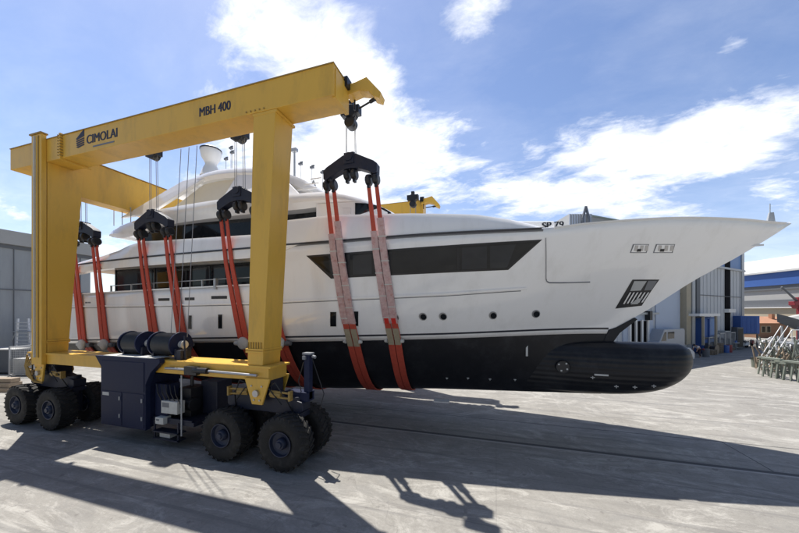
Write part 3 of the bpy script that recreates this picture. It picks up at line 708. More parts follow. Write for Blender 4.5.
for vf, s in ((VN, 1), (VF, -1)):
    v = lambda d: vf + s * d    # d<0 outboard
    def bx(b, u0, u1, d0, d1, z0, z1): return b.box(u0, u1, min(v(d0), v(d1)), max(v(d0), v(d1)), z0, z1)
    # upper beam
    b = MB(); bx(b, -21.1, -4.62, -.45, .45, ZB, ZT); ub = b.build('upper_beam', 'yellow', hoist, bevel=.012)
    b = MB(); bx(b, -21.1, -4.6, -.48, .48, ZT - .02, ZT + .012); b.build('top_flange', 'grease', ub)
    b = MB()
    for u in (-17.4,): bx(b, u - .05, u + .05, -.53, .55, ZB - .07, ZB + 1.02)
    bx(b, -4.72, -4.59, -.36, .5, ZB - .03, ZT - .1)
    b.build('joint_flange', 'yellow', ub, bevel=.008)
    b = MB()
    for du in (-.05, .05):
        for i in range(8):
            z = ZB + .08 + i * .12; bx(b, -17.4 + du * 1.3 - .018, -17.4 + du * 1.3 + .018, -.56, -.45, z - .018, z + .018)
    b.build('bolt_row', 'grease', ub)
    # end bracket arm
    pl = [(-4.65, 12.2), (-4.3, 12.24), (-3.95, 12.32), (-3.45, 11.72), (-3.50, 11.55), (-3.72, 11.66), (-3.86, 11.84), (-4.2, 11.94), (-4.65, 11.86)]
    MB().prism(pl, v(.42), v(.82), 'y').build('end_bracket', 'yellow', hoist, bevel=.02)
    b = MB(); b.cyl((-4.5, v(.75), 11.55), (-4.5, v(.75), 12.35), .03); bx(b, -4.72, -4.5, .2, .9, ZT - .25, ZT + .06)
    b.build('cable_clamp', 'black', hoist)
    b = MB().cyl((-4.36, v(.8), 11.62), (-3.68, v(.62), 11.7), .03); b.cyl((-3.92, v(.68), 11.67), (-3.68, v(.62), 11.7), .06); b.build('tension_rod', 'black', hoist)
    # right legs, tapering downwards
    for (u0b, u1b, u0t, u1t, db, dt, fl) in ((-7.80, -7.20, -7.56, -6.70, .42, .45, 1), (-19.30, -18.42, -19.30, -18.42, .25, .8, 0)):
        b = MB(); lo = [(u0b, v(-.43), 3.1), (u1b, v(-.43), 3.1), (u1b, v(db), 3.1), (u0b, v(db), 3.1)]; hi = [(u0t, v(-.43), ZB), (u1t, v(-.43), ZB), (u1t, v(dt), ZB), (u0t, v(dt), ZB)]
        if s < 0: lo, hi = lo[::-1], hi[::-1]
        b.hexa(lo, hi); leg = b.build('leg', 'yellow', hoist, bevel=.012)
        b = MB(); bx(b, u0b - .05, u1b + .05, -.47, db + .05, 3.5, 3.56); bx(b, u0b - .05, u1b + .05, -.47, db + .05, 3.58, 3.64)
        if fl: bx(b, u0t - .03, u1t + .05, -.44, .52, ZB - .1, ZB - .02)
        b.build('leg_flange', 'yellow', leg, bevel=.006)
        b = MB()
        for i in range(6):
            u = u0b + (u1b - u0b) * (i + .5) / 6; b.box(u - .01, u + .01, v(-.43) - .03 * s, v(-.43) , 3.64, 3.85); 
        if fl:
            for i in range(5):
                u = u0t - .25 + (u1t - u0t) * i / 5; b.box(u - .02, u + .02, v(-.45) - .03, v(-.45) + .03, ZB + .05, ZB + .09)
        b.build('stiffener', 'grease', leg)
    # cable duct standing on the left leg
    b = MB(); bx(b, -19.12, -18.42, -.62, -.45, 2.6, ZT + .18); cd = b.build('cable_duct', 'yellow', hoist, bevel=.02)
    b = MB(); bx(b, -18.86, -18.80, -.68, -.62, 2.9, ZT + .1); b.build('conduit', 'pad', cd)
    b = MB(); bx(b, -18.62, -18.58, -.65, -.62, 2.9, ZT + .1); b.build('duct_gap', 'grease', cd)
    b = MB(); bx(b, -19.2, -18.38, -.66, -.42, ZT + .18, ZT + .24); b.build('duct_cap', 'grease', cd)
    # lower beam
    b = MB(); bx(b, -19.6, -6.95, -.45, .45, 2.62, 3.1); lb = b.build('lower_beam', 'yellow', hoist, bevel=.012)
    b = MB(); bx(b, -19.7, -6.85, -.5, .5, 3.02, 3.09); b.build('beam_flange', 'yellow', lb, bevel=.006)
    # bogies
    for uc in (UL, UR):
        ub_, hw_ = (uc, .5) if uc == UR else (-18.82, .36)
        pl = [(ub_ - hw_, 2.7), (ub_ + hw_, 2.7), (ub_ + .2, 1.85), (ub_ - .2, 1.85)]
        br = MB().prism(pl, v(-.52), v(-.44), 'y').prism(pl, v(.44), v(.5), 'y').build('pivot_bracket', 'yellow', hoist, bevel=.02)
        b = MB().cyl((ub_, v(-.6), 2.22), (ub_, v(.6), 2.22), .11, n=16)
        for du, dz in ((-.2, 2.45), (.2, 2.45), (-.1, 2.0), (.12, 2.0)): b.cyl((ub_ + du, v(-.55), dz), (ub_ + du, v(-.52), dz), .03, n=8)
        b.build('pivot_pin', 'steel', br)
        b = MB(); b.prism([(uc - 1.5, 1.68), (uc - 1.3, 1.55), (uc + 1.3, 1.55), (uc + 1.5, 1.68), (uc + 1.5, 1.95), (uc + .4, 2.2), (uc - .4, 2.2), (uc - 1.5, 1.95)], v(-.22), v(.22), 'y'); bx(b, uc - .38, uc + .38, -.3, .3, 2.15, 2.63)
        bg_ = b.build('bogie_frame', 'navyd', hoist, bevel=.02)
        for sx in (-1, 1):
            ua = uc + sx * 1.14
            b = MB(); b.cyl((ua, vf, 1.3), (ua, vf, 2.1), .22, n=20); bx(b, ua - .3, ua + .3, -.28, .28, 1.45, 1.62); bx(b, ua - .16, ua + .16, -.2, .2, .55, 1.5)
            b.cyl((ua, v(-.7), .84), (ua, v(.7), .84), .12, n=16); b.build('axle', 'navyd', bg_, bevel=.01)
            b = MB()
            for k_ in (0, 1): b.cyl((uc + sx * .45, v(-.42 - .0), 2.3 - k_ * .16), (uc + sx * 1.25, v(-.42), 2.27 - k_ * .16), .035, n=8)
            b.cyl((uc + sx * .45, v(-.42), 2.22), (uc + sx * .85, v(-.42), 2.2), .07, n=10); b.box(uc + sx * 1.2 - .03, uc + sx * 1.2 + .03, v(-.5) if s > 0 else v(-.34), v(-.34) if s > 0 else v(-.5), 2.05, 2.35)
            b.build('steering_cylinder', 'grease' , bg_)
            b = MB().tube([(uc + sx * .3, v(-.36), 2.4), (uc + sx * .7, v(-.5), 2.6), (uc + sx * 1.0, v(-.4), 2.1), (uc + sx * 1.15, v(-.2), 1.6)], .022, 6)
            b.tube([(uc + sx * .2, v(-.36), 2.5), (uc + sx * .5, v(-.5), 2.35), (uc + sx * .9, v(-.45), 1.9)], .018, 6); b.build('hydraulic_hose', 'black', bg_)
            for d in (-.56, .56): make_wheel((ua, v(d), .84), 1 if d * s < 0 else -1)
    # rope drums on the lower beam
    for u0, u1 in ((-14.0, -13.0), (-12.4, -11.25)):
        b = MB().cyl((u0 + .06, vf, 3.62), (u1 - .06, vf, 3.62), .40, n=28)
        dr = b.build('winch_drum', 'black', hoist, smooth=True, angle=40)
        b = MB()
        for k_ in range(30):
            x = u0 + .12 + (u1 - u0 - .24) * k_ / 29; b.lathe([(.40, -.018), (.425, 0), (.40, .018)], (x, vf, 3.62), (1, 0, 0), 24)
        b.build('wound_rope', 'drumrope', dr, smooth=True)
        b = MB().cyl((u0, vf, 3.62), (u0 + .06, vf, 3.62), .47, n=32).cyl((u1 - .06, vf, 3.62), (u1, vf, 3.62), .47, n=32); b.build('drum_flange', 'navy', dr, bevel=.01)
        b = MB().cyl((u1, vf, 3.62), (u1 + .16, vf, 3.62), .15, n=16).cyl((u1 + .16, vf, 3.62), (u1 + .2, vf, 3.62), .09, n=12); b.build('drum_motor', 'pad', dr)
        b = MB(); bx(b, u0 + .02, u0 + .12, -.3, .3, 3.1, 3.5); bx(b, u1 + .02, u1 + .12, -.3, .3, 3.1, 3.5); b.build('drum_cradle', 'navyd', dr, bevel=.01)
    b = MB().tube([(-11.0, v(-.1), 3.95), (-10.85, v(-.2), 3.6), (-10.8, v(-.2), 3.1)], .03, 6); bx(b, -11.05, -10.85, -.35, -.1, 3.1, 3.45); b.build('hose_bracket', 'navyd', hoist)
    # cylinder on the face of the lower beam
    b = MB().cyl((-11.3, v(-.56), 2.83), (-9.9, v(-.56), 2.83), .045, n=12); b.build('cylinder_rod', 'steel', hoist, smooth=True)
    b = MB().cyl((-9.95, v(-.56), 2.83), (-9.35, v(-.56), 2.83), .10, n=14); bx(b, -10.35, -9.8, -.62, -.47, 2.66, 2.95); b.build('cylinder_body', 'black', hoist, smooth=True)
    b = MB().cyl((-9.3, v(-.56), 2.83), (-7.3, v(-.56), 2.8), .045, n=12); b.build('cylinder_rod', 'steel', hoist, smooth=True)
    # driver post with lamps on the right bogie
    b = MB(); bx(b, -5.95, -5.75, .0, .2, 2.0, 3.45); bx(b, -6.6, -5.75, -.1, .3, 1.95, 2.25); pst = b.build('lamp_post', 'navy', hoist, bevel=.01)
    b = MB(); bx(b, -6.0, -5.7, -.02, .22, 3.45, 3.51); bx(b, -5.96, -5.86, -.08, .02, 3.3, 3.42); b.cyl((-5.7, v(.1), 3.4), (-5.58, v(.1), 3.37), .05); b.build('lamp_head', 'greylamp', pst)
    b = MB().tube([(-5.7, v(.1), 3.3), (-5.5, v(.1), 2.8), (-5.3, v(.15), 2.2), (-5.42, v(.1), 1.7)], .015, 5).tube([(-5.95, v(-.02), 3.2), (-6.12, v(-.05), 2.6), (-6.0, v(0), 2.1)], .015, 5); b.build('power_cable', 'black', pst)
# wear, wires to the drums
b = MB()
for px, v_, u_ in ((181, 9.2, 0), (189, 9.2, 0), (197, 9.2, 0)):
    p = at_v(px, 148, v_); b.cyl((p.x, v_, ZB), (p.x + .1, 8.72, 3.9), .013, n=5)
b.build('hoisting_rope', 'rope', hoist)
# transverse beam at the stern end
cb = MB().box(-19.25, -18.46, VN + .47, VF - .47, 10.2, 12.0).build('cross_beam', 'yellow', hoist, bevel=.015)
MB().box(-19.3, -18.38, VN + .47, VF - .47, 12.0, 12.03).build('top_flange', 'grease', cb)
# lettering on the near upper beam
ub = [c_ for c_ in hoist.children if c_.name.startswith('upper_beam')][0]
M['ink'] = mat('navy_lettering', (.02, .022, .045), .5, var=.05)
vb = 8.25 - .004
p = at_v(86.5, 144.6, vb); text('lettering', 'CIMOLAI', 'ink', ub, (p.x, vb, p.z + .02), (1, 0, 0), (0, 0, 1), .50, .003, .02, .93)
p2 = at_v(93, 147.5, vb); MB().box(p2.x, p2.x + 1.25, vb - .004, vb + .002, p2.z + .01, p2.z + .07).build('lettering_line', 'shade_part_grey', ub)
p = at_v(199, 116.3, vb); text('lettering', 'MBH 400', 'ink', ub, (p.x, vb, p.z - .02), (1, 0, 0), (0, 0, 1), .44, .003, .016, .82)
lg = MB(); p = at_v(76, 143, vb)
x0, z0 = p.x, p.z - .02
lg.prism([(x0, z0 + .18), (x0 + .52, z0 + .52), (x0 + .52, z0 + .22), (x0 + .06, z0 + .13)], vb - .004, vb + .002, 'y')
for i in range(4):
    o = i * .085; lg.prism([(x0 + .0, z0 + .10 - o), (x0 + .52, z0 + .17 - o), (x0 + .52, z0 + .115 - o), (x0 + .04 + i*.03, z0 + .045 - o)], vb - .004, vb + .002, 'y')
lg.build('emblem', 'ink', ub)
# power unit
pu = MB()
pu.prism([(-14.85, 3.16), (-11.4, 3.16), (-11.4, 3.02), (-11.85, 2.65), (-12.1, 2.2), (-12.1, .55), (-14.5, .55), (-14.5, 2.75)], 8.0, 8.19, 'y')
pu.box(-14.45, -12.15, 8.19, 9.3, .6, 2.55)
box = pu.build('power_unit', 'navy', hoist, bevel=.015)
for u0, u1, z0, z1 in ((-14.42, -13.33, .62, 1.85), (-13.27, -12.16, .62, 1.85), (-14.42, -12.16, 1.92, 3.0)):
    d = MB().box(u0, u1, 7.98, 8.003, z0, z1).build('access_door', 'navy', box, bevel=.008)
    if z0 < 1:
        for z in (.9, 1.55): MB().box(u1 - .1, u1 - .06, 7.95, 7.98, z, z + .14).build('handle', 'galv', d)
    if u0 < -14 and z0 < 1: MB().box(u0 + .06, u0 + .42, 7.972, 7.98, 1.68, 1.8).build('data_plate', 'galv', d)
MB().box(-14.4, -11.6, 8.02, 8.6, 3.165, 3.185).build('cover_plate', 'pad', box)
MB().box(-12.1, -10.1, 8.25, 9.8, .8, .94).box(-12.1, -10.2, 8.25, 8.33, .94, 1.0).build('service_platform', 'navyd', hoist, bevel=.01)
MB().box(-12.05, -11.45, 8.3, 8.8, .94, 2.2).build('valve_cabinet', 'navy', hoist, bevel=.02)
MB().box(-10.9, -10.1, 9.2, 9.9, .94, 2.2).build('hydraulic_tank', 'navyd', hoist, bevel=.03)
eng = MB().box(-11.4, -10.8, 8.7, 9.4, .95, 2.0).cyl((-11.6, 8.8, 1.4), (-10.7, 8.8, 1.4), .25, n=18).cyl((-11.1, 9.0, 2.0), (-11.1, 9.0, 2.4), .06)
eng.build('diesel_engine', 'black', hoist, bevel=.01)
for (x0, y0, x1, y1, v_) in ((161, 400.5, 177, 415, 8.18), (155, 417, 163, 425, 8.1)):
    a = at_v(x0, y0, v_); b = at_v(x1, y1, v_); cbx = MB().box(a.x, b.x, v_, v_ + .3, b.z, a.z).build('control_box', 'pad', hoist, bevel=.015)
    MB().box(a.x + .06, (a.x + b.x) / 2, v_ - .006, v_, (a.z + b.z) / 2, a.z - .06).build('box_display', 'shade_part_grey', cbx)
q = at_v(181.5, 400, 8.2); MB().cyl((q.x, 8.2, .45), (q.x, 8.2, 2.6), .025, n=8).build('hand_post', 'galv', hoist)
st_ = MB()
for z in (.25, .5): st_.box(-11.9, -10.7, 8.1, 8.45, z, z + .05)
for u in (-11.9, -10.75): st_.box(u, u + .05, 8.15, 8.2, .22, .9)
st_.build('step_frame', 'navyd', hoist)
MB().box(-11.7, -11.2, 8.22, 8.5, .3, .5).build('tool_tray', 'pad', hoist)
b = MB()
for i in range(5):
    x = -11.9 + i * .22; b.tube([(x, 8.25, 2.2), (x + .1, 8.22, 1.9), (x + .25, 8.3, 1.5), (x + .05, 8.4, 1.0)], .02, 5)
b.build('hydraulic_hose', 'black', hoist)
b = MB()
for i in range(5): b.tube([(-19.5 + i * .07, 8.12 + .02 * i, 3.0 - .1 * i), (-19.62 + i * .04, 8.1, 2.5), (-19.4 + i * .1, 8.1, 2.05 - .05 * i), (-19.0 + .1 * i, 8.2, 1.8)], .03, 6)
b.build('hydraulic_hose', 'grease', hoist)

# ------------------------------------------------------------------ spreaders and slings
def spreader_mesh(uc, v, zt, s):
    """zt = top of the centre block"""
    b = MB(); d = .16
    body = [(-1.05, -.80), (-.95, -.86), (-.72, -.72), (-.35, -.56), (0, -.52), (.35, -.56), (.72, -.72), (.95, -.86), (1.05, -.80), (1.06, -.48), (.92, -.36), (.25, .0), (-.25, .0), (-.92, -.36), (-1.06, -.48)]
    b.prism([(uc + x, zt - .08 + z * .95) for x, z in body], v - d, v + d, 'y'); return b
HOOKS = [('leftmost', 83.5, 222), ('second from the left', 154, 210), ('third from the left', 240, 187.5), ('rightmost', 351, 154)]
NEAR, FAR = 10.22, 2 * VC - 10.22
spots = []
desc = ['beside the left leg at the stern', 'over the two rope drums', 'beside the right leg', 'past the end of the beam']
for i, (nm, px, py) in enumerate(HOOKS):
    p = at_v(px, py, NEAR); spots.append((p.x, p.z))
for side, v in (('near', NEAR), ('far', FAR)):
    sg = 1 if side == 'near' else -1
    for i, (u, zt) in enumerate(spots):
        lab = (f'dark navy arched spreader beam hung on wire ropes {desc[i]}, {HOOKS[i][0]} of the four in front of the yacht' if side == 'near'
               else f'navy spreader beam on the far side of the yacht opposite the {HOOKS[i][0]} near one')
        if side == 'near':
            lab = ['small dark arched spreader beam beside the left yellow leg, over the stern', 'dark arched spreader beam above the two rope drums', 'dark arched spreader beam half hidden by the right yellow leg', 'largest dark arched spreader beam, hanging clear against the clouds right of the legs'][i]
        T = thing('spreader_beam', lab, 'spreader beam', (u, v, zt), f'spreader beams on the {side} side of the yacht')
        spreader_mesh(u, v, zt, sg).build('beam', 'navyd', T, bevel=.02)
        b = MB().box(u - .2, u + .2, v - .2, v + .2, zt - .42, zt - .02).cyl((u, v - .24, zt - .18), (u, v + .24, zt - .18), .15, n=18)
        b.build('sheave_block', 'navyd', T, bevel=.02)
        b = MB()
        for du in ((-.27, -.17, .17, .27) if i < 3 else (-.2, -.16, .16, .2)): b.cyl((u + du, v, zt - .1), (u + du * .9, v - sg * .02, ZB + .8), .012, n=5)
        b.build('wire_rope', 'rope', T)
        up = MB().cyl((u, v - .16, ZB + .72), (u, v + .16, ZB + .72), .24, n=18).box(u - .36, u + .36, v - .14, v + .14, ZB + .62, ZB + .92)
        if i == 3: up.cyl((u, v - .16, ZB + .35), (u, v + .16, ZB + .35), .2, n=18).box(u - .1, u + .1, v - .1, v + .1, ZB + .4, ZB + 1.15)
        up.build('upper_sheave', 'black', T, bevel=.01)
        for du in (-.84, 0, .84):
            b = MB(); z0 = zt - (.90 if du else .62)
            b.box(u + du - .04, u + du + .04, v - .12, v + .12, z0 - .02, z0 + .14)
            for k_ in (-.14, .14):
                b.lathe([(.0, -.10), (.15, -.10), (.20, -.06), (.20, .06), (.15, .10), (0, .10)], (u + du + k_, v, z0 - .14), (1, 0, 0), 16)
                b.box(u + du + k_ - .05, u + du + k_ + .05, v - .08, v + .08, z0 - .42, z0 - .14)
            b.build('hook_block', 'black', T, bevel=.01)
# slings
M['greyroll'] = mat('grey_roller', (.12, .12, .13), .6)
def sling(i, sgn, label, sleeve):
    u, zt = spots[i]; uc = u + sgn * .84; lean = (.30, .42, .40, .12)[i]
    T = thing('lifting_sling', label, 'sling', (uc, VC, zk(uc)), 'red lifting slings round the hull')
    ztop = zt - 1.24
    zw = zwl(uc) - .1; vw = hv(uc, zw) - .05
    LU = lambda z: uc + lean * min(1, max(0, (ztop - z) / (ztop - zw)))
    prof = []
    n = 26
    for k_ in range(n + 1):
        t = k_ / n; z = ztop + (zw - ztop) * t; v = NEAR + (vw - NEAR) * t; v = min(v, hv(uc, z) - .05 if z < 7.6 else 99)
        if 6.9 < z < TOPZ(uc) + .1: v = min(v, hv(uc, 7.4) - .08)
        prof.append((v, z, 0 if z > 7.9 else 1))
    pt = [(z, v) for v, z, _ in prof][::-1]; hl = []   # taut: lower convex hull between the hook and the turn of the bilge
    for p in pt:
        while len(hl) > 1 and (hl[-1][0]-hl[-2][0])*(p[1]-hl[-2][1]) - (hl[-1][1]-hl[-2][1])*(p[0]-hl[-2][0]) <= 0: hl.pop()
        hl.append(p)
    prof = [(interp(z, hl), z, k_) for v, z, k_ in prof]
    for q in (.93, .86, .78, .68, .58, .46, .34, .22, .1, 0):
        p_ = pp(uc); z = zk(uc) + (zwl(uc) - zk(uc)) * q ** p_ - .05 * (1 - q); v = VC - bwl(max(0, 4.5 - uc)) * q - .05 * q
        if z < zw: prof.append((v, z, 2))
    full = prof + [(2 * VC - v, z, k_) for v, z, k_ in prof[-2::-1]]
    def ribbon(name, sub, uoff, wd, th, m, par, w2=None):
        b = MB(); rr = [[], [], [], []]
        for j, (v, z, _) in enumerate(sub):
            a = Vector(sub[max(0, j - 1)][:2]); c_ = Vector(sub[min(len(sub) - 1, j + 1)][:2]); d = (c_ - a).normalized(); nrm = Vector((d.y, -d.x)) * th / 2
            ww = wd if w2 in (None, 'hull') else wd + (w2 - wd) * j / len(sub)
            if w2 == 'hull': ww = .13 + .14 * min(1, max(0, (ztop - z) / (ztop - zw)))
            for q_, (su, sn) in enumerate(((-1, 1), (1, 1), (1, -1), (-1, -1))):
                rr[q_].append((LU(z) + uoff + su * ww / 2, v + sn * nrm.x, z + sn * nrm.y))
        b.grid(rr + [rr[0]]); b.add([r[0] for r in rr], [(0, 1, 2, 3)]); b.add([r[-1] for r in rr], [(0, 1, 2, 3)])
        return b.build(name, m, par)
    for so in (-1, 1):
        ribbon('strap', full, so * .15, .15, .05, 'strap', T, 'hull')
        if sleeve:
            sub = [(v - .0, z, k_) for v, z, k_ in prof if 4.35 < z < 8.1 + .15 * so]
            s_ = ribbon('sleeve', sub, so * .15, .24, .09, 'sleeve', T, .30)
            for j in range(3, len(sub) - 1, 4):
                v, z, _ = sub[j]; MB().box(LU(z) + so * .15 - .15, LU(z) + so * .15 + .15, v - .055, v + .05, z - .02, z + .02).build('tape', 'pad', s_)
            if i == 3:
                e = [(v, z, k_) for v, z, k_ in prof if 4.25 < z < 4.65 + (.1 if sgn > 0 else -.1)]
                if len(e) > 1: ribbon('red_patch', e, so * .15, .18, .12, 'redtape', T)
                e = [(v, z, k_) for v, z, k_ in prof if 3.4 < z < 4.35]
                ribbon('canvas_wrap', e, so * .15, .25, .10, 'tan', T)
    zp = zwl(uc) - .22; vp = hv(uc, zp); ub_ = uc + lean
    for so in (-1, 1):
        MB().cyl((ub_ + so * .30, vp - .1, zp), (ub_ + so * (.52 if i < 3 else .42), vp - .1, zp), .12 if i < 3 else .09, .09 if i < 3 else .06, n=16).build('pad_roller', 'pad' if i == 3 or so < 0 else 'greyroll', T, smooth=True, angle=50)
    if i < 3:
        MB().lathe([(0, -.10), (.2, -.10), (.27, -.04), (.27, .04), (.2, .1), (0, .1)], (ub_, vp - .2, zp + .02), (0, 1, 0), 20).build('hull_pad', 'pad', T, smooth=True, angle=50)
    return T
names = [('red lifting sling at the far left of the stern, partly behind the left yellow leg', 'red lifting sling near the stern just right of the left yellow leg'),
         ('red lifting sling left of the rope drums below the second spreader', 'red lifting sling coming down behind the right-hand rope drum'),
         ('red lifting sling just left of the right yellow leg', 'red lifting sling passing behind the right yellow leg'),
         ('red lifting sling with pink wrapping crossing the left end of the long dark window', 'red lifting sling with pink wrapping and red patches nearest the bow')]
for i in range(4):
    for j, sgn in enumerate((-1, 1)): sling(i, sgn, names[i][j], i == 3)
# ------------------------------------------------------------------ buildings and yard
M['panel'] = mat('wall_panel', (.55, .57, .60), .55, var=.08, vscale=.4, streak=6, dirt=(.30, .31, .33), dirt_amt=.4, dscale=.5)
M['panelg'] = mat('shed_panel', (.33, .35, .365), .6, var=.12, vscale=.4, streak=6, dirt=(.22, .23, .24), dirt_amt=.6, dscale=.5)
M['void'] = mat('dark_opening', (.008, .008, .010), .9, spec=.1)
M['panelb'] = mat('wall_panel_blue', (.46, .53, .66), .5, var=.08, vscale=.5)
M['concw'] = mat('wall_concrete', (.40, .40, .39), .8, var=.12, vscale=.6, dirt=(.28, .28, .28), dirt_amt=.4)
M['greyd'] = mat('grey_dark', (.13, .14, .155), .6, var=.15)
M['roofw'] = mat('roof_white', (.62, .62, .60), .6, var=.06, vscale=.3)
M['blue'] = mat('blue_paint', (.045, .12, .38), .5, var=.12, vscale=1)
M['bluel'] = mat('blue_light', (.14, .26, .52), .5, var=.12, vscale=1)
M['beige'] = mat('beige_wall', (.42, .37, .28), .8, var=.1)
M['terra'] = mat('terracotta', (.40, .21, .13), .8, var=.2, vscale=2)
M['brickw'] = mat('orange_wall', (.30, .17, .11), .8, var=.15)
M['red'] = mat('red_paint', (.26, .035, .045), .45, var=.1)
M['green'] = mat('trestle_green', (.19, .21, .175), .7, var=.3, vscale=4)
M['wood'] = mat('weathered_wood', (.28, .22, .16), .8, var=.3, vscale=5)
M['greenr'] = mat('green_roof', (.30, .34, .29), .7, var=.1)
M['mesh'] = mat('mesh_grey', (.5, .51, .52), .5, metal=.3, var=.1)
M['skin'] = mat('skin', (.45, .27, .19), .6)
M['shirt'] = mat('shirt_white', (.75, .72, .72), .8)
M['trous'] = mat('trousers', (.05, .03, .035), .8)
M['maroon'] = mat('maroon_vest', (.18, .03, .04), .8)
M['carw'] = mat('car_white', (.62, .64, .66), .25, var=.03)
M['carg'] = mat('car_grey', (.36, .39, .44), .3, var=.05)
def cam2w(X, Z): return Vector((RU * X + FU * Z, RV * X + FV * Z, 0))
# --- hall behind the bow
E = cam2w(49.7, 45); d = (cam2w(-.89, -.455)).normalized(); nrm = Vector((d.y, -d.x, 0))
if nrm.dot(E) > 0: nrm = -nrm
def wall_t(px):   # distance along the wall from the corner for a photograph column
    r = ray(px, 300); # E + d t = r s
    den = r.x * (-d.y) - (-d.x) * r.y
    s_ = (E.x * (-d.y) - (-d.x) * E.y) / den; P_ = Vector((r.x * s_, r.y * s_, 0)); return (P_ - E).dot(d), s_
def wall_z(px, py): return H + (YH - py) / F * wall_t(px)[1]
HT = local_thing('shipyard_hall', 'tall pale metal clad shipyard hall behind the bow with a dark vertical slot', 'hall', E, math.atan2(d.y, d.x))
sgn = 1 if Vector((-math.sin(HT.rotation_euler.z), math.cos(HT.rotation_euler.z), 0)).dot(nrm) > 0 else -1
def wb(b, t0, t1, o0, o1, z0, z1): return b.box(t0, t1, sgn * o0, sgn * o1, z0, z1)
WL = wall_t(604)[0] + 6
wl = wb(MB(), 0, WL, -30, 0, 0, 10.8).build('wall', 'panel', HT)
wb(MB(), 0, wall_t(700)[0], -29.9, .02, 10.85, 13.4).build('upper_cladding', 'bluel', HT)
wb(MB(), -.1, WL, 0, .25, 10.7, 10.95).build('eaves_beam', 'galv', HT)
b = MB()
t = .3
while t < WL:
    wb(b, t, t + .05, .0, .05, 0, 10.7); t += 1.05
b.build('panel_rib', 'panel', HT)
wb(MB(), 0, WL, .0, .08, 7.0, 7.08).build('panel_joint', 'greyd', HT)
def wcol(name, x0, x1, y0, y1, o, m, par=HT, o0=0.0):
    a, b_ = wall_t(x0)[0], wall_t(x1)[0]; xm = (x0 + x1) / 2; return wb(MB(), min(a, b_), max(a, b_), o0, o, wall_z(xm, y1), wall_z(xm, y0)).build(name, m, par)
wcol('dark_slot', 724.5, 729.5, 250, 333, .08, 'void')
wcol('slot_cover', 724, 731, 309, 312.5, .5, 'whitem')
wcol('column', 740.6, 743.0, 250, 346, .14, 'galv')
wcol('column', 680, 684.5, 258, 344, .6, 'beige'); wcol('column', 687, 690, 258, 344, .5, 'galv'); wcol('column', 692.5, 696, 258, 344, .4, 'greyd')
wcol('lower_cladding', 655, 679, 262, 344, .1, 'panelb')
wcol('sliding_door', 622, 652, 313, 346, .12, 'panelb')
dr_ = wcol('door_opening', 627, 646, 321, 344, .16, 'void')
for x in (627.5, 633.5, 639.5, 645.5): wcol('door_post', x - .7, x + .7, 320, 345, .3, 'whitem')
wcol('lintel', 620, 655, 312.5, 314.5, .4, 'galv')
wcol('wall_lamp', 643.5, 646, 311, 320, .6, 'black')
wcol('catwalk', 682, 703, 313.5, 316, 1.6, 'whitem')
for x in (686, 699): wcol('catwalk_post', x, x + .8, 316, 344, 1.6, 'beige', o0=1.4)
# --- second tall hall, only its top seen above the bulwark
p = at_Z(569, 250, 60); q = at_Z(592, 250, 60)
T2 = local_thing('grey_tower_block', 'grey ribbed plant tower rising behind the foredeck', 'tower', (p.x, p.y, 0), math.atan2(.297, .955))
zt = at_Z(580, 214, 60).z; wq = (Vector((q.x, q.y)) - Vector((p.x, p.y))).length
MB().box(0, wq, 0, 8, 0, zt).build('wall', 'concw', T2)
b = MB()
for i in range(9): b.box(i * wq / 9, i * wq / 9 + .18, -.12, 0, 0, zt)
b.build('wall_rib', 'panel', T2)
a = MB(); zz_ = at_Z(583, 207.5, 60).z
x1, x2 = wq * .52, wq * .78
a.tube([(x1, -.6, 0), (x1, -.6, zt - 1), (x1 * .5 + x2 * .5, -.6, zz_), (x2, -.6, zt - 1), (x2, -.6, 0)], .24, 8).build('vent_pipe', 'greyd', T2)
g0 = at_Z(592, 217.5, 70); g1 = at_Z(636, 226, 70)
T3 = local_thing('green_roofed_shed', 'shed with a sloping grey green roof beside the grey tower behind the foredeck', 'shed', (g0.x, g0.y, 0), math.atan2(.297, .955))
wl3 = (Vector((g1.x, g1.y)) - Vector((g0.x, g0.y))).length
MB().prism([(0, 0), (wl3 + 8, 0), (wl3 + 8, g1.z - 1.2), (0, g0.z + .2)], 0, 14, 'y').build('wall', 'concw', T3)
MB().prism([(-.3, g0.z + .2), (wl3 + 8, g1.z - 1.2), (wl3 + 8, g1.z - .9), (-.3, g0.z + .5)], -.4, 14.2, 'y').build('roof', 'greenr', T3)
# --- warehouse with the blue fascia: its long wall runs straight away from the camera
o = cam2w(83, 40); T4 = local_thing('blue_fascia_warehouse', 'long warehouse with a white roof and a wide blue fascia at the right edge', 'warehouse', o, math.atan2(FV, FU))
# local x = away from camera, local y = left (towards smaller X) -> building body at -y
MB().box(0, 90, -40, 0, 0, 13.4).build('wall', 'concw', T4)
MB().box(-1, 90, -40, .5, 10.9, 13.7).build('fascia', 'blue', T4)
MB().prism([(.9, 13.7), (.9, 14.1), (-14, 19.0), (-40, 19.0), (-40, 13.7)], -1, 90, 'x').build('roof', 'roofw', T4)
MB().box(-1, 90, 0, .3, 9.9, 10.9).build('fascia_gap', 'greyd', T4)
MB().box(-1, 90, 0, .35, 6.2, 7.7).build('window_band', 'greyd', T4)
MB().box(-1, 90, 0, .5, 0, 6.0).build('lower_wall', 'beige', T4)
MB().box(-1, 90, 0, .9, 5.9, 6.1).build('canopy_edge', 'whitem', T4)
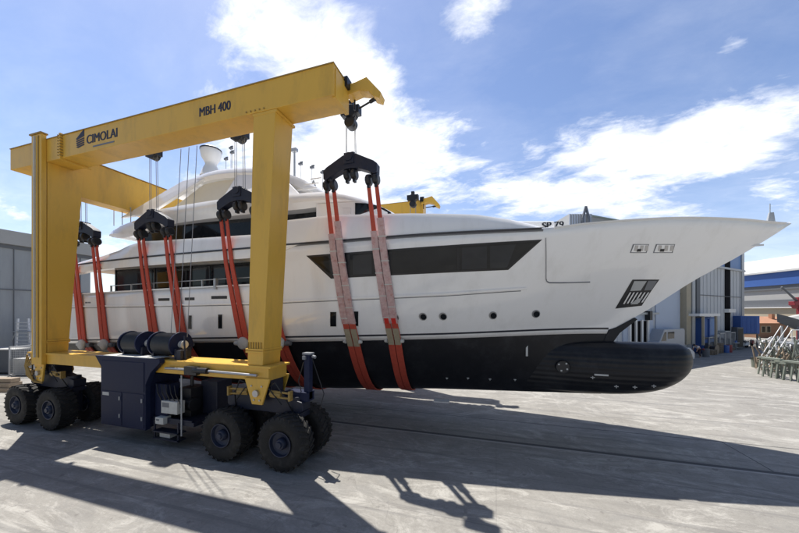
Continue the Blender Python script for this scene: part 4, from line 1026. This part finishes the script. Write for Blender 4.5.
# --- low house
a = at_Z(757, 338, 60); b_ = at_Z(790, 338, 60); T5 = local_thing('orange_roofed_house', 'small orange house with a terracotta roof and two dark windows in front of the warehouse', 'house', (a.x, a.y, 0), math.atan2(.297, .955))
wd = (Vector((b_.x, b_.y)) - Vector((a.x, a.y))).length
MB().box(0, wd, 0, 5, 0, 3.0).build('wall', 'brickw', T5)
MB().prism([(-.6, 2.85), (2.5, 4.1), (5.6, 2.85)], -.4, wd + .4, 'x').build('roof', 'terra', T5)
MB().box(4.3, 4.9, 1.2, 1.8, 3.4, 4.6).build('chimney', 'terra', T5)
for x in (1.2, 2.2):
    f_ = MB().box(x - .42, x + .42, -.06, 0, 1.0, 2.3).build('window', 'beige', T5); MB().box(x - .3, x + .3, -.08, -.06, 1.1, 2.2).build('pane', 'glass', f_)
# --- grey shed on the left
T6 = local_thing('grey_workshop_shed', 'long grey panelled workshop at the left edge behind the yellow leg', 'workshop', (-42.5, -5, 0))
MB().box(-25, 0, 0, 27.5, 0, 10.7).build('wall', 'panelg', T6)
MB().box(-25.5, .35, -.5, 28, 11.05, 12.3).build('parapet', 'concw', T6)
MB().box(-25.2, .1, -.2, 27.7, 10.7, 11.05).build('eaves_gap', 'greyd', T6)
b = MB()
for i in range(12): b.box(0, .05, i * 2.4 + .2, i * 2.4 + .25, 0, 10.7)
b.box(0, .06, 0, 27.5, 6.9, 7.0); b.build('panel_joint', 'greyd', T6)
MB().box(0, .15, 23.3, 26, 0, 4.5).build('door', 'greyd', T6)
# --- left yard clutter
def frame_box(b, x0, x1, y0, y1, z0, z1, r=.03):
    for x in (x0, x1):
        for y in (y0, y1): b.box(x - r, x + r, y - r, y + r, z0, z1)
    for z in (z0, z1):
        for y in (y0, y1): b.box(x0, x1, y - r, y + r, z - r, z + r)
        for x in (x0, x1): b.box(x - r, x + r, y0, y1, z - r, z + r)
    return b
g0 = gnd(20, 376); rzc = math.atan2(.297, .955)
T = local_thing('mesh_cage', 'pale wire mesh cage standing on the ground left of the yellow leg', 'cage', (g0.x, g0.y, 0), rzc)
b = frame_box(MB(), -.8, 1.1, 0, 1.4, .1, 2.2, .035); b.build('frame', 'mesh', T)
b = MB()
for i in range(14): b.box(-.8 + i * .146, -.79 + i * .146, -.01, .0, .1, 2.2)
for i in range(14): b.box(-.8, 1.1, -.01, .0, .1 + i * .16, .11 + i * .16)
for i in range(9): b.box(1.1, 1.11, i * .17, i * .17 + .012, .1, 2.2)
b.build('wire_mesh', 'mesh', T); MB().box(-.7, 1.0, .1, 1.3, .15, 1.3).build('liner', 'concw', T)
g0 = gnd(23, 366.5)
T = local_thing('access_steps', 'white metal access steps with a platform rising behind the mesh cage', 'steps', (g0.x, g0.y, 0), rzc)
b = MB()
for x in (-.6, .7):
    b.bar((x - .15, 0, 0), (x + .15, 0, 4.3), .12); b.bar((x + .15, .9, 0), (x + .0, .9, 4.3), .12)
for i in range(12): b.box(-.6, .75, -.05, .15, .4 + i * .32, .46 + i * .32)
b.build('ladder_frame', 'whitem', T); MB().box(-.9, .9, -.1, 1.0, 3.1, 3.16).bar((-1.1, 0, 2.2), (-.5, 0, 3.3), .06).build('platform', 'mesh', T)
g0 = gnd(3, 374)
T = local_thing('site_container', 'low grey green metal container at the left edge of the yard', 'container', (g0.x, g0.y, 0), rzc)
MB().box(-3, .85, 0, 1.6, .1, 1.85).build('body', 'greyd', T, bevel=.02); MB().box(-3.05, .9, -.05, 1.65, 1.85, 1.95).build('lid', 'concw', T)
g0 = gnd(2, 393)
T = local_thing('timber_stack', 'low stack of grey timber blocks at the left edge behind the wheels', 'timber', (g0.x - .3, g0.y, 0), rzc)
for i in range(3): MB().box(-1.2, .45, .1 * i, .9 - .1 * i, .0 + i * .27, .25 + i * .27).build('beam', 'wood', T, bevel=.02)

# --- things in front of the hall
def place(name, label, cat, px, py, rz=None, group=None):
    g_ = gnd(px, py); return local_thing(name, label, cat, (g_.x, g_.y, 0), rzc if rz is None else rz, group)
def wheel_(b, x, y, r=.32, w_=.2): return b.cyl((x, y, r), (x, y + w_, r), r, n=20)
ha = math.atan2(-d.y, -d.x)
def vehicle(T, L_, W_, prof, body, win):
    b = MB().prism(prof, 0, W_, 'y').build('body', body, T, bevel=.05)
    for w_ in win: MB().prism(w_, -.012, W_ + .012, 'y').build('window', 'glass', T)
    for x in (L_ * .18, L_ * .8):
        for y in (-.02, W_ - .2):
            wo_ = MB(); wheel_(wo_, x, y, .34, .22); ww = wo_.build('wheel', 'rubber', T); wi = MB().cyl((x, y - .01 if y < 0 else y + .2, .34), (x, y if y < 0 else y + .23, .34), .19, n=14).build('rim', 'galv', ww)
    MB().box(.0 - .03, .0, .1, .4, .7, .9).build('headlight', 'whitem', T); MB().box(-.03, .0, W_ - .4, W_ - .1, .7, .9).build('headlight', 'whitem', T)
T = place('parked_van', 'pale blue grey van parked in the shade of the hall above the bulbous bow', 'van', 655, 360.5, ha)
vehicle(T, 6.4, 2.1, [(0, .35), (6.4, .35), (6.4, 2.9), (6.2, 3.1), (1.9, 3.1), (.95, 1.9), (.05, 1.5)], 'carg', [[(1.25, 1.9), (2.3, 1.9), (2.3, 2.8), (1.95, 2.8)], [(2.6, 2.1), (4.0, 2.1), (4.0, 2.8), (2.6, 2.8)]])
T = place('parked_car', 'white car parked nearest the bulbous bow, mostly hidden', 'car', 662, 363.5, ha - .25)
vehicle(T, 4.1, 1.7, [(0, .3), (4.1, .3), (4.1, .95), (3.5, 1.4), (1.7, 1.42), (1.0, .95), (.05, .8)], 'carw', [[(1.25, .97), (2.3, .97), (2.3, 1.33), (1.75, 1.33)], [(2.4, .97), (3.6, .97), (3.3, 1.33), (2.4, 1.33)]])
for i, (x, y, h_, w_, m, lab) in enumerate(((709, 352.6, 4.2, 1.7, 'bluel', 'pale blue shrouded machine standing against the hall beside the van'), (702.5, 353.4, 4.1, 1.5, 'blue', 'narrow blue tank beside the pale blue shrouded machine'))):
    T = place('shrouded_machine' if i == 0 else 'blue_tank', lab, 'machine' if i == 0 else 'tank', x, y, ha)
    MB().box(0, w_, 0, .9, .1, h_).build('cover', m, T, bevel=.08); frame_box(MB(), -.05, w_ + .05, -.05, .95, .02, h_ + .05, .05).build('frame', 'blue', T)
    MB().box(.1, w_ - .1, -.02, 0, h_ * .4, h_ * .45).build('lashing', 'greyd', T)
labs = ['leftmost grey mesh crate in the row under the hall', 'second grey mesh crate from the left under the hall', 'grey mesh crate just left of the dark slot foot', 'grey mesh crate right of the dark slot foot', 'rightmost grey mesh crate under the hall']
T0 = None
for i in range(5):
    px = 709 + i * 5.4; py = 353.6 - i * .95
    g_ = gnd(px, py)
    if T0 is None:
        T0 = local_thing('mesh_crate', labs[0], 'crate', (g_.x, g_.y, 0), ha, 'mesh crates under the hall')
        frame_box(MB(), 0, 1.5, 0, 1.1, .1, 1.9, .04).build('frame', 'galv', T0); MB().box(.1, 1.4, .1, 1.0, .15, 1.2).build('contents', 'greyd', T0)
        b = MB()
        for k_ in range(9): b.box(k_ * .19 - .01, k_ * .19 + .01, -.02, 0, .1, 1.9)
        b.build('bars', 'galv', T0)
    else:
        c_ = copy_tree(T0); c_.location = (g_.x, g_.y, 0); c_['label'] = labs[i]; c_.scale = (1, 1, random.uniform(1.0, 1.3))
T = place('blue_container', 'bright blue raised container beside the corner pole of the hall', 'container', 740, 344, rzc)
T.location = gnd(739.5, 348.3); z0, z1 = at_Z(748, 334, 42).z, at_Z(748, 316, 42).z
bd_ = MB().box(.2, 2.75, 0, 2.2, z0, z1).build('body', 'blue', T, bevel=.03)
b = MB()
for i in range(8): b.box(.35 + i * .27, .42 + i * .27, -.04, 0, z0 + .1, z1 - .1)
b.build('rib', 'blue', bd_); frame_box(MB(), .25, 2.45, .05, 2.1, 0, z0, .06).build('stand', 'greyd', T)
T = place('steel_cabinet', 'dark steel cabinet under the left end of the blue raised container', 'cabinet', 737.5, 349.2, rzc); MB().box(0, .8, 0, .8, .05, 2.9).build('body', 'greyd', T, bevel=.03); MB().box(.08, .72, -.02, 0, .3, 2.7).build('door', 'black', T)
# scooters
def scooter(T, m):
    b = MB()
    for x in (0, 1.25): b.lathe([(.16, -.05), (.27, -.06), (.29, 0), (.27, .06), (.16, .05)], (x, 0, .29), (0, 1, 0), 18)
    b.build('wheel', 'rubber', T, smooth=True)
    MB().prism([(.75, .35), (1.5, .35), (1.6, .8), (1.0, .82), (.7, .5), (.35, .42), (.22, .95), (.12, .95), (.2, .35)], -.14, .14, 'y').build('body', m, T, bevel=.04)
    MB().prism([(.8, .82), (1.55, .82), (1.5, .92), (.85, .9)], -.13, .13, 'y').build('seat', 'black', T, bevel=.02)
    MB().cyl((.02, 0, .3), (.22, 0, 1.05), .03, n=8).cyl((.2, -.3, 1.08), (.2, .3, 1.08), .02, n=8).box(.05, .2, -.08, .08, .85, 1.0).build('handlebar', 'galv', T)
for lab, px, py, m, rz in (('white scooter parked by the foot of the blue container, left one', 741, 348.3, 'carw', .3), ('dark scooter parked just right of the white one', 746, 347.7, 'black', 1.0), ('red scooter parked behind the dark one near the hall corner', 751, 346.8, 'red', .6)):
    T = place('scooter', lab, 'scooter', px, py, rzc + rz, 'scooters by the hall corner'); scooter(T, m)
# timber and pipes lying behind
for i, (px, py, m, lab) in enumerate(((757, 345.5, 'galv', 'low pile of grey pipes on the ground below the orange house'), (766, 346.5, 'wood', 'low pile of planks on the ground right of the grey pipes'), (752, 343.5, 'concw', 'pale low stack of slabs beside the blue container foot'), (775, 344.5, 'mesh', 'pale tangle of racks behind the trestles'))):
    T = place('pipe_pile' if i == 0 else 'plank_pile' if i == 1 else 'slab_stack' if i == 2 else 'rack_pile', lab, 'pile', px, py)
    b = MB()
    for k_ in range(14):
        x, y, z = random.uniform(-1.3, .6), random.uniform(-.4, .8), .06 + (k_ // 5) * .18; a_ = random.uniform(-.25, .25); l_ = random.uniform(1.2, 2.6)
        b.bar((x, y, z), (x + l_ * math.cos(a_), y + l_ * math.sin(a_), z + (random.uniform(.1, .9) if i == 3 else .02)), .1, .12)
    b.build('pieces', m, T)
# --- bending worker
g_ = gnd(699, 357.2)
T = local_thing('person', 'worker in white shirt and dark trousers bending forward on the open concrete', 'person', (g_.x, g_.y, 0), rzc)
def skin_mesh(name, verts, edges, m, par, lvl=2):
    me = bpy.data.meshes.new(name); me.from_pydata([v[:3] for v in verts], edges, []); me.materials.append(M[m])
    o_ = bpy.data.objects.new(name, me); COL.objects.link(o_); o_.parent = par
    sk = o_.modifiers.new('skin', 'SKIN'); sk.use_smooth_shade = True
    for i, v in enumerate(me.skin_vertices[0].data): r_ = verts[i][3]; v.radius = (r_, r_); v.use_root = i == 0
    ss = o_.modifiers.new('sub', 'SUBSURF'); ss.levels = lvl; ss.render_levels = lvl
    return o_
# local x to the right of the photograph; body leans to the left
bv = [(0, 0, .88, .15), (-.13, 0, 1.08, .15), (-.30, 0, 1.22, .16), (-.38, 0, 1.27, .07), (-.46, 0, 1.29, .085), (-.53, 0, 1.30, .095),
      (.02, -.11, .8, .1), (-.12, -.14, .46, .075), (.04, -.15, .09, .05), (-.12, -.16, .04, .045),
      (.04, .11, .8, .1), (.12, .14, .45, .075), (.30, .15, .1, .05), (.16, .16, .04, .045),
      (-.32, -.2, 1.2, .065), (-.36, -.24, .92, .05), (-.44, -.2, .68, .038), (-.46, -.19, .60, .04),
      (-.32, .2, 1.2, .065), (-.42, .22, .94, .05), (-.52, .18, .74, .038), (-.55, .17, .66, .04)]
be = [(0, 1), (1, 2), (2, 3), (3, 4), (4, 5), (0, 6), (6, 7), (7, 8), (8, 9), (0, 10), (10, 11), (11, 12), (12, 13), (2, 14), (14, 15), (15, 16), (16, 17), (2, 18), (18, 19), (19, 20), (20, 21)]
skin_mesh('body', bv, be, 'skin', T)
skin_mesh('shirt', [(.0, 0, .9, .165), (-.13, 0, 1.08, .175), (-.30, 0, 1.22, .18), (-.32, -.2, 1.2, .085), (-.36, -.24, .97, .065), (-.32, .2, 1.2, .085), (-.41, .22, .98, .065)], [(0, 1), (1, 2), (2, 3), (3, 4), (2, 5), (5, 6)], 'shirt', T)
skin_mesh('trousers', [(0, 0, .9, .17), (.02, -.11, .8, .12), (-.12, -.14, .46, .09), (.04, -.15, .12, .07), (.04, .11, .8, .12), (.12, .14, .45, .09), (.29, .15, .13, .07)], [(0, 1), (1, 2), (2, 3), (0, 4), (4, 5), (5, 6)], 'trous', T)
b = MB().lathe([(0, .115), (.06, .1), (.1, .05), (.108, 0), (.09, -.05)], (-.52, 0, 1.33), (-.35, 0, 1), 16); b.build('hair', 'black', T, smooth=True, angle=80)
skin_mesh('tool_bag', [(.20, -.18, .95, .09), (.34, -.18, .88, .1), (.42, -.18, .75, .07)], [(0, 1), (1, 2)], 'maroon', T)

# --- trestles, steps and clutter at the right edge
TL = ['foremost green trestle left of the bulky stack, at the corner', 'green trestle second from the left in the right edge cluster', 'green trestle third from the left in the right edge cluster', 'green trestle with a plank on top near the right edge', 'green trestle at the right edge of the photo', 'green trestle standing behind the foremost one']
TS = [(774, 376, 0), (780, 378.5, .15), (787, 380, -.1), (794, 381, .1), (802, 382.5, 0), (779, 369, .2)]
T0 = None
for lab, (px, py, r_) in zip(TL, TS):
    g_ = gnd(px, py)
    if T0 is None:
        T0 = local_thing('trestle', lab, 'trestle', (g_.x, g_.y, 0), rzc, 'green trestles at the right edge')
        b = MB()
        for y in (0, .8):
            b.bar((-.28, y, 0), (-.1, y, 1.25), .08); b.bar((.28, y, 0), (.1, y, 1.25), .08); b.bar((-.2, y, .5), (.2, y, .5), .06)
        b.build('leg', 'green', T0); MB().box(-.2, .2, -.1, .95, 1.25, 1.37).build('top_rail', 'green', T0)
    else:
        c_ = copy_tree(T0); c_.location = (g_.x, g_.y, 0); c_.rotation_euler = (0, 0, rzc + r_); c_['label'] = lab; c_.scale = (1, 1, random.uniform(.85, 1.1))
g_ = gnd(781, 372)
T = local_thing('access_stair', 'aluminium access stair with white handrails climbing right above the trestles', 'stair', (g_.x, g_.y, 0), rzc)
b = MB()
def S3(px, py, dz=0):   # a point of the stair plane at this depth
    Z_ = Vector((g_.x, g_.y, 0)).dot(Vector((FU, FV, 0))) + dz; w_ = at_Z(px, py, Z_); 
    l_ = w_ - Vector((g_.x, g_.y, 0)); return Vector((l_.dot(Vector((RU, RV, 0))), l_.dot(Vector((FU, FV, 0))), w_.z))
for dz in (0, .9):
    b.cyl(S3(760, 358, dz), S3(781, 326, dz), .03, n=8); b.cyl(S3(766, 358, dz), S3(788, 326, dz), .025, n=8); b.cyl(S3(758, 368, dz), S3(770, 350, dz), .025, n=8); b.cyl(S3(768, 366, dz), S3(792, 330, dz), .035, n=8); b.cyl(S3(792, 330, dz), S3(812, 330, dz), .035, n=8)
    for t_ in (0, .25, .5, .75, 1):
        p_ = S3(768 + 24 * t_, 366 - 36 * t_, dz); b.cyl(p_, p_ + Vector((0, 0, -.95)), .022, n=6)
b.build('handrail', 'whitem', T)
b = MB()
for k_ in range(11):
    t_ = k_ / 10; p_ = S3(768 + 24 * t_, 380 - 37 * t_, 0); b.box(p_.x - .14, p_.x + .14, p_.y, p_.y + .9, p_.z, p_.z + .04)
b.build('tread', 'galv', T)
p_ = S3(792, 344); MB().box(p_.x, p_.x + 2.2, p_.y - .1, p_.y + 1.2, p_.z - .05, p_.z + .02).build('landing', 'galv', T)
b = MB()
for x in (.1, 1.1, 2.1):
    for y in (0, 1.1): b.box(p_.x + x - .04, p_.x + x + .04, p_.y + y - .04, p_.y + y + .04, 0, p_.z)
b.build('support_post', 'galv', T)
for lab, nm, cat, px, py, m, hh in (('heap of weathered planks and tubes leaning among the trestles', 'scrap_heap', 'heap', 786, 373, 'wood', 2.2), ('heap of pale tubes and rails leaning behind the trestles', 'tube_heap', 'heap', 791, 369, 'mesh', 2.8), ('heap of green steel offcuts at the right edge', 'offcut_heap', 'heap', 800, 374, 'green', 2.9)):
    T = place(nm, lab, cat, px, py); b = MB()
    for k_ in range(80):
        x, y = random.uniform(-1.2, 1.4), random.uniform(-.5, 1.6); a_ = random.uniform(0, 6.3); l_ = random.uniform(.3, 1.1)
        b.bar((x, y, random.uniform(0, hh * .6)), (x + l_ * math.cos(a_), y + l_ * .6 * math.sin(a_), random.uniform(.3, hh)), random.uniform(.04, .12), .05)
    b.build('pieces', m, T)
T = place('litter_bin', 'small dark green bin standing alone left of the trestles', 'bin', 755.5, 367.3)
MB().lathe([(.0, 0), (.24, 0), (.30, .85), (.26, .85), (.22, .1), (0, .1)], (0, 0, 0), (0, 0, 1), 20).build('bucket', 'green', T, smooth=True, angle=40); MB().lathe([(.3, .8), (.34, .8), (.34, .86), (.3, .86)], (0, 0, 0), (0, 0, 1), 20).build('rim', 'black', T)
# covered boat and red crane
g_ = at_Z(786, 340, 42)
T = local_thing('covered_boat', 'grey boat under a taut cover on supports behind the stair at the right edge', 'boat', (g_.x, g_.y, 0), rzc)
rows = []
for i in range(13):
    t_ = i / 12; x = -1.2 + 8 * t_; w_ = 1.5 * min(1, t_ * 1.7) ** .7 + .02; zc = 3.9 + .9 * math.sin(min(1, t_ * 1.3) * math.pi / 2); zb_ = 3.6 - 1.6 * min(1, t_ * 2)
    rows.append([(x, w_ * a_, b_) for a_, b_ in ((-.2, zb_), (-1, zb_ + 1.1), (-.95, 3.9), (-.4, zc), (.4, zc), (.95, 3.9), (1, zb_ + 1.1), (.2, zb_))])
MB().grid(rows, close=True).build('hull', 'greyd', T, smooth=True, angle=50)
cv = MB().grid([[(p_[0], p_[1] * 1.02, p_[2] + .02) for p_ in r_[2:6]] for r_ in rows]).build('cover', 'concw', T, smooth=True)
MB().box(.5, .7, -1, -.8, 0, 3).box(4.5, 4.7, -1, -.8, 0, 3).box(.5, .7, .8, 1, 0, 3).box(4.5, 4.7, .8, 1, 0, 3).build('prop', 'galv', T)
T = local_thing('red_crane', 'red crane with a thin grey jib reaching up left at the right edge', 'crane', (g_.x + 1.5, g_.y + 4, 0), rzc)
Zc = T.location.dot(Vector((FU, FV, 0)))
def K(px, py):
    w_ = at_Z(px, py, Zc); l_ = w_ - T.location; return Vector((l_.dot(Vector((RU, RV, 0))), 0, w_.z))
MB().cyl(K(781.5, 287), K(798, 302), .1, .16, n=8).cyl(K(781.5, 287), K(781.5, 291), .05, n=6).build('jib', 'greyd', T)
a_ = K(795, 302); MB().box(a_.x - .5, a_.x + 1.2, -.4, .4, a_.z - .5, a_.z + .1).prism([(a_.x - .4, a_.z - .5), (a_.x + .2, a_.z - .5), (a_.x + .0, a_.z - 1.0)], -.3, .3, 'y').box(a_.x + .2, a_.x + .7, -.25, .25, a_.z + .1, a_.z + .7).build('crane_head', 'red', T, bevel=.05)
MB().box(a_.x + .6, a_.x + 1.3, -.35, .35, 0, a_.z).build('crane_column', 'red', T)

# --- stacked equipment along the foot of the hall
def small(name, lab, cat, px, py, rz=None, group=None): return place(name, lab, cat, px, py, rz, group)
for i, (px, py, lab, n_) in enumerate(((713, 355.3, 'knee high stack of wooden pallets in front of the mesh crates', 4), (721, 353.4, 'taller stack of wooden pallets at the middle of the crate row', 8), (734, 350.3, 'low pair of pallets at the far end of the crate row', 2))):
    T = small('pallet_stack', lab, 'pallets', px, py, ha + .1 * i, 'pallet stacks under the hall')
    for k_ in range(n_):
        b = MB()
        for j in range(5): b.box(0, 1.2, j * .2, j * .2 + .12, k_ * .15 + .1, k_ * .15 + .13)
        for j in (0, .54, 1.1): b.box(j, j + .1, 0, .92, k_ * .15, k_ * .15 + .1)
        b.build('pallet', 'wood', T)
for i, (px, py, m, lab) in enumerate(((726, 352.6, 'blue', 'blue steel drum standing before the dark slot of the hall'), (729, 352.2, 'red', 'red steel drum beside the blue drum'), (706, 356.8, 'greyd', 'dark steel drum at the foot of the shrouded machine'))):
    T = small('steel_drum', lab, 'drum', px, py, None, 'steel drums under the hall')
    MB().lathe([(0, 0), (.29, 0), (.29, .3), (.305, .31), (.29, .33), (.29, .6), (.305, .61), (.29, .63), (.29, .9), (.27, .9), (.27, .87), (0, .87)], (0, 0, 0), (0, 0, 1), 24).build('body', m, T, smooth=True, angle=30)
    MB().cyl((.12, 0, .87), (.12, 0, .9), .04, n=10).build('bung', 'galv', T)
T = small('cable_reel', 'wooden cable reel lying against the crates', 'reel', 717.5, 354.3, ha)
MB().cyl((0, 0, .55), (0, .08, .55), .55, n=24).cyl((0, .6, .55), (0, .68, .55), .55, n=24).build('flange', 'wood', T); MB().cyl((0, .08, .55), (0, .6, .55), .35, n=24).build('cable', 'black', T)
T = small('work_bench', 'pale metal work bench in the shade left of the scooters', 'bench', 737, 349.6, ha)
MB().box(0, 1.9, 0, .8, .82, .88).build('top', 'whitem', T)
b = MB()
for x in (.05, 1.8):
    for y in (.05, .7): b.box(x, x + .06, y, y + .06, 0, .82)
b.build('leg', 'galv', T); MB().box(.3, .8, .2, .6, .88, 1.15).build('tool_box', 'blue', T); MB().box(.2, 1.7, .1, .7, .2, .25).build('shelf', 'galv', T)
# --- unseen workshop added behind the camera for the glossy hull and windows to mirror
T = local_thing('added_mirror_workshop', 'unseen pale workshop with dark roller doors, added for the yacht to mirror', 'workshop', (-45, -28, 0), 0)
MB().box(0, 90, -20, 0, 0, 9.5).build('wall', 'whitem', T); MB().prism([(.6, 9.5), (.6, 9.9), (-10, 12.5), (-20, 9.5)], -1, 91, 'x').build('roof', 'roofw', T)
for i in range(7):
    d_ = MB().box(5 + i * 12.3, 11 + i * 12.3, 0, .1, 0, 5.5).build('roller_door', 'greyd', T); MB().box(4.8 + i * 12.3, 11.2 + i * 12.3, 0, .3, 5.5, 5.8).build('lintel', 'whitem', d_)
for i in range(14): MB().box(2 + i * 6.2, 5.4 + i * 6.2, 0, .06, 6.8, 8.3).build('window', 'glass', T)
